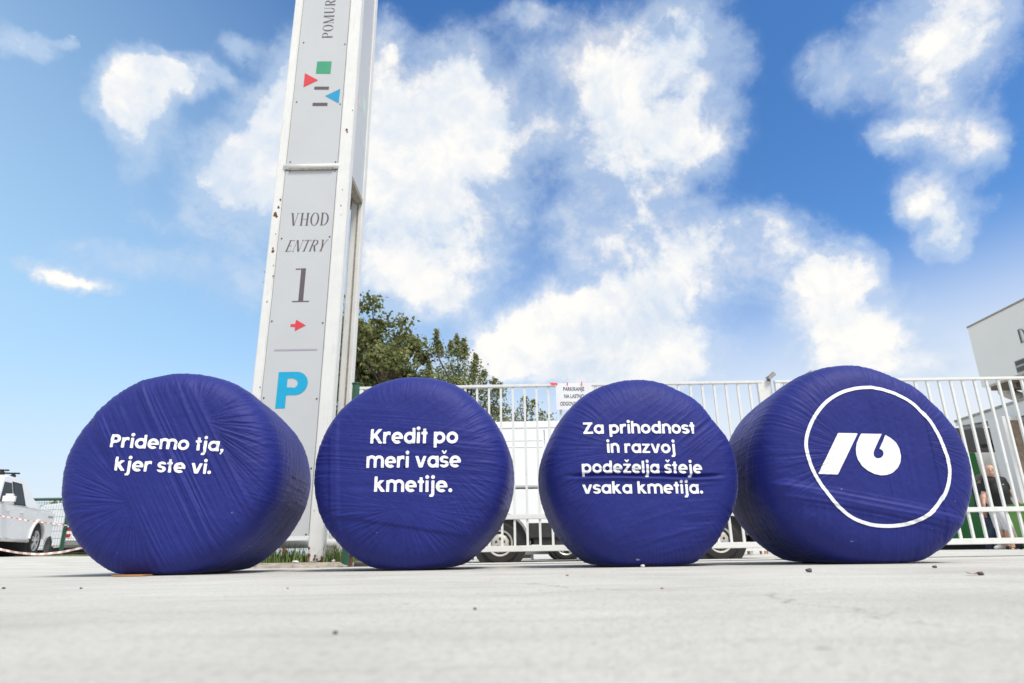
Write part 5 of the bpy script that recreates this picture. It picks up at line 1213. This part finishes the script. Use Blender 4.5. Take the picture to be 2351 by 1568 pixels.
def bin_():
    Y = 13.3; x0 = at((3400 + 962 / 4.126) * .63541, 1180, Y)[0] + .24; g = G(x0, Y); zt = at(2310, 1154, Y)[2] - g
    t = thing('wheelie_bin', 'green wheelie bin with a white plastic bag at the right edge', 'bin', (x0, Y, g)); Mg = pm('green_bin_plastic', (.11, .29, .04), .45, .08, 4)
    b = MB(); w, d, h = .60, .62, zt
    def ring(s, z, dx): return [(dx + w / 2 - w / 2 * s, -d / 2 * s, z), (dx + w / 2 + w / 2 * s, -d / 2 * s, z), (dx + w / 2 + w / 2 * s, d / 2 * s, z), (dx + w / 2 - w / 2 * s, d / 2 * s, z)]
    R0, R1 = ring(.76, .03, 0), ring(.96, h - .17, 0)
    for i in range(4): b.face([R0[i], R0[(i + 1) % 4], R1[(i + 1) % 4], R1[i]])
    b.face(R0[::-1]); b.face(R1); b.build('body', Mg, t, bevel=.03, smooth=True)
    MB().box(.0, w, -d / 2 - .01, d / 2 + .01, h - .20, h - .13).build('rim', Mg, t, bevel=.012)
    MB().box(-.015, w + .015, -d / 2 - .03, d / 2 + .05, h - .125, h - .03).build('lid', Mg, t, bevel=.03, seg=3)
    MB().box(.08, w - .08, -d / 2 - .045, -d / 2 - .032, h - .105, h - .06).build('lid_grip', M_black, t, bevel=.004)
    for x in (.08, w - .08): MB().lathe([(.0, -.03), (.09, -.03), (.10, 0), (.09, .03), (0, .03)], 20, 'x', o=(x, d / 2 - .06, .10)).build('wheel', M_tyre, t)
    MB().tube([(.1, d / 2 + .05, h - .12), (.1, d / 2 + .12, h - .10), (w - .1, d / 2 + .12, h - .10), (w - .1, d / 2 + .05, h - .12)], .016, 8).build('handle', Mg, t)
    V, Q = [], []; n = 22
    for i in range(n):
        for j in range(n):
            u, v = i / (n - 1), j / (n - 1); z = h - .20 - .30 * v * (.8 + .3 * vnoise(u * 5, 1, 3)); V.append((.05 + u * .5, -d / 2 - .02 - .035 * float(vnoise(u * 7 + v, v * 5, 8)) - .02 * math.sin(u * 9), float(z)))
    for i in range(n - 1):
        for j in range(n - 1): Q.append((i * n + j, i * n + n + j, i * n + n + j + 1, i * n + j + 1))
    o = link('plastic_bag', npmesh('plastic_bag', V, Q), pm('white_thin_plastic', (.62, .70, .58), .3, .1, 6)); o.location = t.location; tag(o, 'crumpled white plastic bag hanging over the front of the green bin', 'plastic bag')
bin_()

# ------------------------------------------------------------------ people
class Flesh:
    def __init__(s): s.p = []
    def c(s, a, b, r0, r1=None, k=.03): s.p.append((np.array(a, float), np.array(b, float), r0, r0 if r1 is None else r1, k)); return s
    def mesh(s, name, mat, parent, h=.010, clip=None):
        P = np.concatenate([[a for a, *_ in s.p], [b for _, b, *_ in s.p]]); m = max(max(q[2], q[3]) for q in s.p) + .04
        lo, hi = P.min(0) - m, P.max(0) + m
        def f(g):
            S = np.full([len(x) for x in g], .5)
            for a, b, r0, r1, k in s.p:
                mm = max(r0, r1) + k + 3 * h; sl = []
                for i in range(3):
                    i0 = np.searchsorted(g[i], min(a[i], b[i]) - mm); i1 = np.searchsorted(g[i], max(a[i], b[i]) + mm); sl.append(slice(i0, i1))
                X, Y, Z = g[0][sl[0]][:, None, None], g[1][sl[1]][None, :, None], g[2][sl[2]][None, None, :]
                e = b - a; L = e @ e + 1e-12; t = np.clip(((X - a[0]) * e[0] + (Y - a[1]) * e[1] + (Z - a[2]) * e[2]) / L, 0, 1)
                d = np.sqrt((X - a[0] - e[0] * t) ** 2 + (Y - a[1] - e[1] * t) ** 2 + (Z - a[2] - e[2] * t) ** 2) - (r0 + (r1 - r0) * t)
                A = S[tuple(sl)]; hh = np.clip(.5 + .5 * (A - d) / k, 0, 1); S[tuple(sl)] = A * (1 - hh) + d * hh - k * hh * (1 - hh)
            if clip: S = np.maximum(S, clip(g[0][:, None, None], g[1][None, :, None], g[2][None, None, :]))
            return S
        V, Q = surf_net(f, lo, hi, h); return link(name, npmesh(name, V, Q), mat, parent)
def lerp(a, b, t): return np.array(a) * (1 - t) + np.array(b) * t
def person(label, loc, J, face, torso, col, bottoms, shoe, hair=None, beer=.0, logo=False):
    """J: joints in metres (x image-right, y away, z up); face / torso: unit facing vectors"""
    t = thing('person', label, 'person', loc); F = Flesh(); J = {k: np.array(v, float) for k, v in J.items()}
    f = np.array([*torso, 0.]); l = np.array([f[1] * -1, f[0], 0.]); hf = np.array([*face, 0.]); hl = np.array([-hf[1], hf[0], 0.]); up = np.array([0, 0, 1.])
    sk = pm('skin_' + col[0], col[1], .5, .08, 9)
    pel, nk, hd = J['pel'], J['neck'], J['head']; hipL, hipR = pel + l * .095, pel - l * .095; mid = lerp(pel, nk, .42) + f * (.02 + beer)
    tors = [(pel + l * .07, pel - l * .07, .125, .125), (pel, mid, .135 + beer, .145 + beer), (mid + l * .06, lerp(pel, nk, .78) + l * .085, .125, .115), (mid - l * .06, lerp(pel, nk, .78) - l * .085, .125, .115), (lerp(J['shL'], nk, .2) - up * .03, lerp(J['shR'], nk, .2) - up * .03, .075, .075), (lerp(pel, nk, .6), nk - up * .03, .12, .085)]
    for a, b, r0, r1 in tors: F.c(a, b, r0, r1, .05)
    F.c(nk - up * .06, hd - up * .06, .062, .056)
    F.c(hd + up * .025 - hf * .018, hd + up * .02 + hf * .014, .090, .086, .03).c(hd - up * .045 + hf * .022, hd - up * .085 + hf * .045, .066, .046, .04)
    F.c(hd + hf * .098 + up * .01, hd + hf * .122 - up * .026, .010, .016, .015)
    for s in (1, -1):
        F.c(hd + hl * .09 * s + up * .012 - hf * .01, hd + hl * .094 * s - up * .028 - hf * .004, .014, .011, .012)
        F.c(hd + hl * .035 * s + up * .026 + hf * .082, hd + hl * .055 * s + up * .022 + hf * .072, .012, .010, .012)
    F.c(hd - up * .066 + hf * .088 + hl * .02, hd - up * .066 + hf * .088 - hl * .02, .012, .012, .012)
    for S in 'LR':
        sh, el, wr = J['sh' + S], J['el' + S], J['wr' + S]; d = (wr - el) / np.linalg.norm(wr - el)
        F.c(sh, el, .058, .046).c(el, lerp(el, wr, .35), .045, .043).c(lerp(el, wr, .35), wr, .043, .029)
        sgn = 1 if S == 'L' else -1; pf = np.cross(d, f); pf = pf / (np.linalg.norm(pf) + 1e-9); sd = f - d * (f @ d); sd = sd / (np.linalg.norm(sd) + 1e-9); inw = np.cross(sd, d)
        for o_ in (-.02, .0, .02): F.c(wr + d * .02 + sd * o_ * .6, wr + d * .085 + sd * o_ * 1.3, .015, .013, .014)
        for n_, (o_, ln) in enumerate(((.030, .066), (.010, .076), (-.010, .070), (-.029, .055))):
            b0 = wr + d * .09 + sd * o_; kn = b0 + d * ln * .5 + inw * .012 * sgn; F.c(b0 - d * .01, kn, .0095, .009, .006).c(kn, kn + d * ln * .42 + inw * .026 * sgn, .009, .0075, .006)
        th = wr + d * .035 + sd * .030; F.c(th, th + d * .035 + sd * .022, .012, .011, .008).c(th + d * .035 + sd * .022, th + d * .068 + sd * .024, .0105, .009, .006)
        hp = hipL if S == 'L' else hipR; kn, an = J['kn' + S], J['an' + S]; fd = np.array([*J['ft' + S][:2], 0.])
        F.c(hp - up * .02, kn, .092, .058, .04).c(kn, lerp(kn, an, .35) - fd * .012, .057, .058).c(lerp(kn, an, .35) - fd * .012, an, .056, .038)
        F.c(an, an - up * .045 - fd * .03, .038, .034).c(an - up * .04, an - up * .058 + fd * .13, .036, .026).c(an - up * .058 + fd * .12, an - up * .062 + fd * .17, .028, .020)
        if shoe[S] != 'sandal':
            K = Flesh(); K.c(an - up * .035 - fd * .035, an - up * .045 + fd * .05, .052, .048).c(an - up * .045 + fd * .05, an - up * .055 + fd * .175, .046, .038)
            K.mesh('shoe', pm(*shoe[S]), t, .009, lambda X, Y, Z, z0=an[2] - .095, z1=an[2] + .025: np.maximum(z0 - Z, Z - z1) + X * 0 + Y * 0)
        else:
            M_s = pm('black_sandal', (.02, .018, .018), .7); so_ = MB()
            a0 = an - fd * .075; pw = np.array([-fd[1], fd[0], 0])
            o_ = [a0 - pw * .032, a0 + fd * .13 - pw * .040, a0 + fd * .26 - pw * .034, a0 + fd * .285, a0 + fd * .26 + pw * .034, a0 + fd * .13 + pw * .040, a0 + pw * .032]
            so_.prism([(p[0], p[1]) for p in o_], an[2] - .098, an[2] - .078, 'xy'); so_.build('sandal_sole', M_s, t)
            K = Flesh(); K.c(an - up * .052 + fd * .10 - pw * .03, an - up * .052 + fd * .10 + pw * .03, .040, .040).c(an - up * .05 + fd * .02 - pw * .02, an - up * .05 + fd * .02 + pw * .02, .043, .043)
            K.mesh('sandal_strap', M_s, t, .009, lambda X, Y, Z, z0=an[2] - .085, c0=(an + fd * .08): np.maximum(np.maximum(z0 - Z, np.abs((X - c0[0]) * fd[0] + (Y - c0[1]) * fd[1]) - .055), .018 - np.abs((X - c0[0] + fd[0] * .018) * fd[0] + (Y - c0[1] + fd[1] * .018) * fd[1])))
    F.mesh('body', sk, t, .0085)
    # shirt with sleeves to mid upper arm
    K = Flesh()
    for a, b, r0, r1 in tors: K.c(a, b, r0 + .016, r1 + .016, .05)
    for S in 'LR': K.c(J['sh' + S], lerp(J['sh' + S], J['el' + S], .62), .074, .070, .04)
    hem = pel[2] - .035
    K.mesh('polo_shirt' if logo else 't_shirt', pm(*col[2]), t, .0105, lambda X, Y, Z: np.maximum(np.maximum(hem - Z, Z - nk[2] - .02 + .35 * np.maximum(0, (X - nk[0]) * f[0] + (Y - nk[1]) * f[1])), .078 - np.sqrt((X - nk[0]) ** 2 + (Y - nk[1]) ** 2 + (Z - nk[2] - .03) ** 2)))
    if logo:
        C = Flesh(); a_ = nk + up * .0
        for k in range(9):
            g0, g1 = -2.4 + k * .53, -2.4 + (k + 1) * .53; pp = lambda g: a_ + f * .078 * math.cos(g) + l * .078 * math.sin(g) - up * .025 * math.cos(g)
            C.c(pp(g0), pp(g1), .016, .016, .01)
        C.mesh('collar', pm(*col[2]), t, .008)
        p = lerp(pel, nk, .70) + l * .085 + f * .150; o = MB().box(-.014, .014, -.012, .012, -.008, .008).build('chest_badge', pm('badge_white', (.8, .8, .8), .5), t, bevel=.004); o.location = tuple(map(float, p))
    B = Flesh(); frac = bottoms[0]; r2 = bottoms[2]
    B.c(pel + l * .07, pel - l * .07, .138, .138, .05).c(pel, lerp(pel, mid, .35), .142, .148, .05)
    for S in 'LR':
        hp = hipL if S == 'L' else hipR; kn, an = J['kn' + S], J['an' + S]
        if frac <= 1: B.c(hp - up * .02, lerp(hp, kn, frac), .108, r2, .04)
        else: B.c(hp - up * .02, kn, .108, .084, .04).c(kn, an + up * .02, .083, .074, .03).c(an + up * .02, an - up * .05, .074, .07, .03)
    B.mesh('shorts' if frac <= 1 else 'jeans', pm(*bottoms[1]), t, .0105, lambda X, Y, Z: Z - (pel[2] + .09) + X * 0 + Y * 0)
    if hair:
        H = Flesh(); H.c(hd + up * .02 - hf * .03, hd + up * .012 - hf * .005, .094, .092).c(hd - up * .03 - hf * .045, hd - up * .01 - hf * .04, .066, .07)
        H.mesh('hair', pm(*hair), t, .008, lambda X, Y, Z: np.maximum((X - hd[0]) * hf[0] + (Y - hd[1]) * hf[1] - .035, .7 * ((Z - hd[2]) - .075)) if beer else np.maximum((X - hd[0]) * hf[0] + (Y - hd[1]) * hf[1] + .012 - .5 * np.maximum(0, Z - hd[2] - .03), hd[2] - .035 - Z))
    for s in (1, -1):
        o = MB().lathe([(0, -.009), (.007, -.006), (.0095, 0), (.007, .006), (0, .009)], 10, 'z').build('eye', pm('dark_eye', (.03, .02, .015), .2), t); o.location = tuple(map(float, hd + hl * .034 * s + up * .010 + hf * .090))
    return t
def people():
    px = lambda x: (3400 + x / 4.126) * .63541; py = lambda y: (1640 + y / 4.126) * .63541
    u = lambda x, y: np.array([x, y]) / math.hypot(x, y)
    a = at(px(1040), py(1455), 14.5)
    person('person with bald head in black polo and white shorts walking in sandals', a,
        dict(head=(-.055, -.05, 1.69), neck=(-.005, 0, 1.555), shL=(.205, .02, 1.475), shR=(-.205, -.02, 1.475), elL=(.335, .06, 1.23), wrL=(.40, -.02, 1.02), elR=(-.275, .02, 1.18), wrR=(-.385, -.08, .98),
             pel=(.045, 0, .95), knR=(.0, -.16, .50), anR=(-.03, -.13, .10), ftR=(-.62, -.78), knL=(.13, .06, .50), anL=(.15, .24, .13), ftL=(-.3, -.95)),
        u(-.55, -.83), u(-.22, -.97), ('fair', (.56, .33, .235), ('black_polo_cloth', (.012, .012, .014), .8, .2, 12)), (.99, ('white_shorts_cloth', (.66, .65, .68), .8, .08, 10), .105), {'L': 'sandal', 'R': 'sandal'}, None, .025, True)
    b = at(px(760), py(1430), 16.0)
    person('person with short grey hair in navy T-shirt and jeans facing right', b,
        dict(head=(.14, 0, 1.625), neck=(.07, 0, 1.50), shL=(.04, .19, 1.43), shR=(-.0, -.20, 1.43), elL=(.16, .24, 1.17), wrL=(.30, .2, 1.02), elR=(-.14, -.25, 1.14), wrR=(-.13, -.22, .88),
             pel=(.0, 0, .92), knR=(.13, -.09, .51), anR=(-.10, -.10, .10), ftR=(.97, -.2), knL=(.18, .10, .52), anL=(.34, .10, .11), ftL=(.98, -.1)),
        u(.93, -.2), u(.93, -.3), ('tanned', (.50, .27, .18), ('navy_shirt_cloth', (.018, .020, .034), .8, .2, 12)), (2, ('blue_denim', (.045, .06, .11), .85, .25, 9), .06), {'L': ('dark_shoe', (.035, .03, .03), .7), 'R': ('dark_shoe', (.035, .03, .03), .7)}, ('grey_hair', (.16, .15, .145), .9, .3, 40))
    c = at(px(1000), py(1425), 15.5)
    person('person in pale shorts and white sneakers mostly hidden behind the bald one', c,
        dict(head=(.0, 0, 1.60), neck=(.0, 0, 1.47), shL=(.19, .0, 1.40), shR=(-.19, -.0, 1.40), elL=(.25, .0, 1.12), wrL=(.27, -.06, .88), elR=(-.24, .0, 1.12), wrR=(-.20, -.14, .90),
             pel=(.0, 0, .90), knR=(-.12, -.06, .49), anR=(-.14, .02, .10), ftR=(-.9, -.4), knL=(.06, .05, .49), anL=(.04, .12, .10), ftL=(-.8, -.6)),
        u(-.5, -.86), u(-.3, -.95), ('fair', (.56, .33, .235), ('grey_shirt_cloth', (.20, .20, .21), .8, .1, 12)), (.95, ('pale_shorts_cloth', (.58, .58, .61), .8, .08, 10), .10), {'L': ('white_sneaker', (.75, .74, .72), .6), 'R': ('white_sneaker', (.75, .74, .72), .6)}, ('brown_hair', (.07, .045, .03), .9, .3, 40))
people()
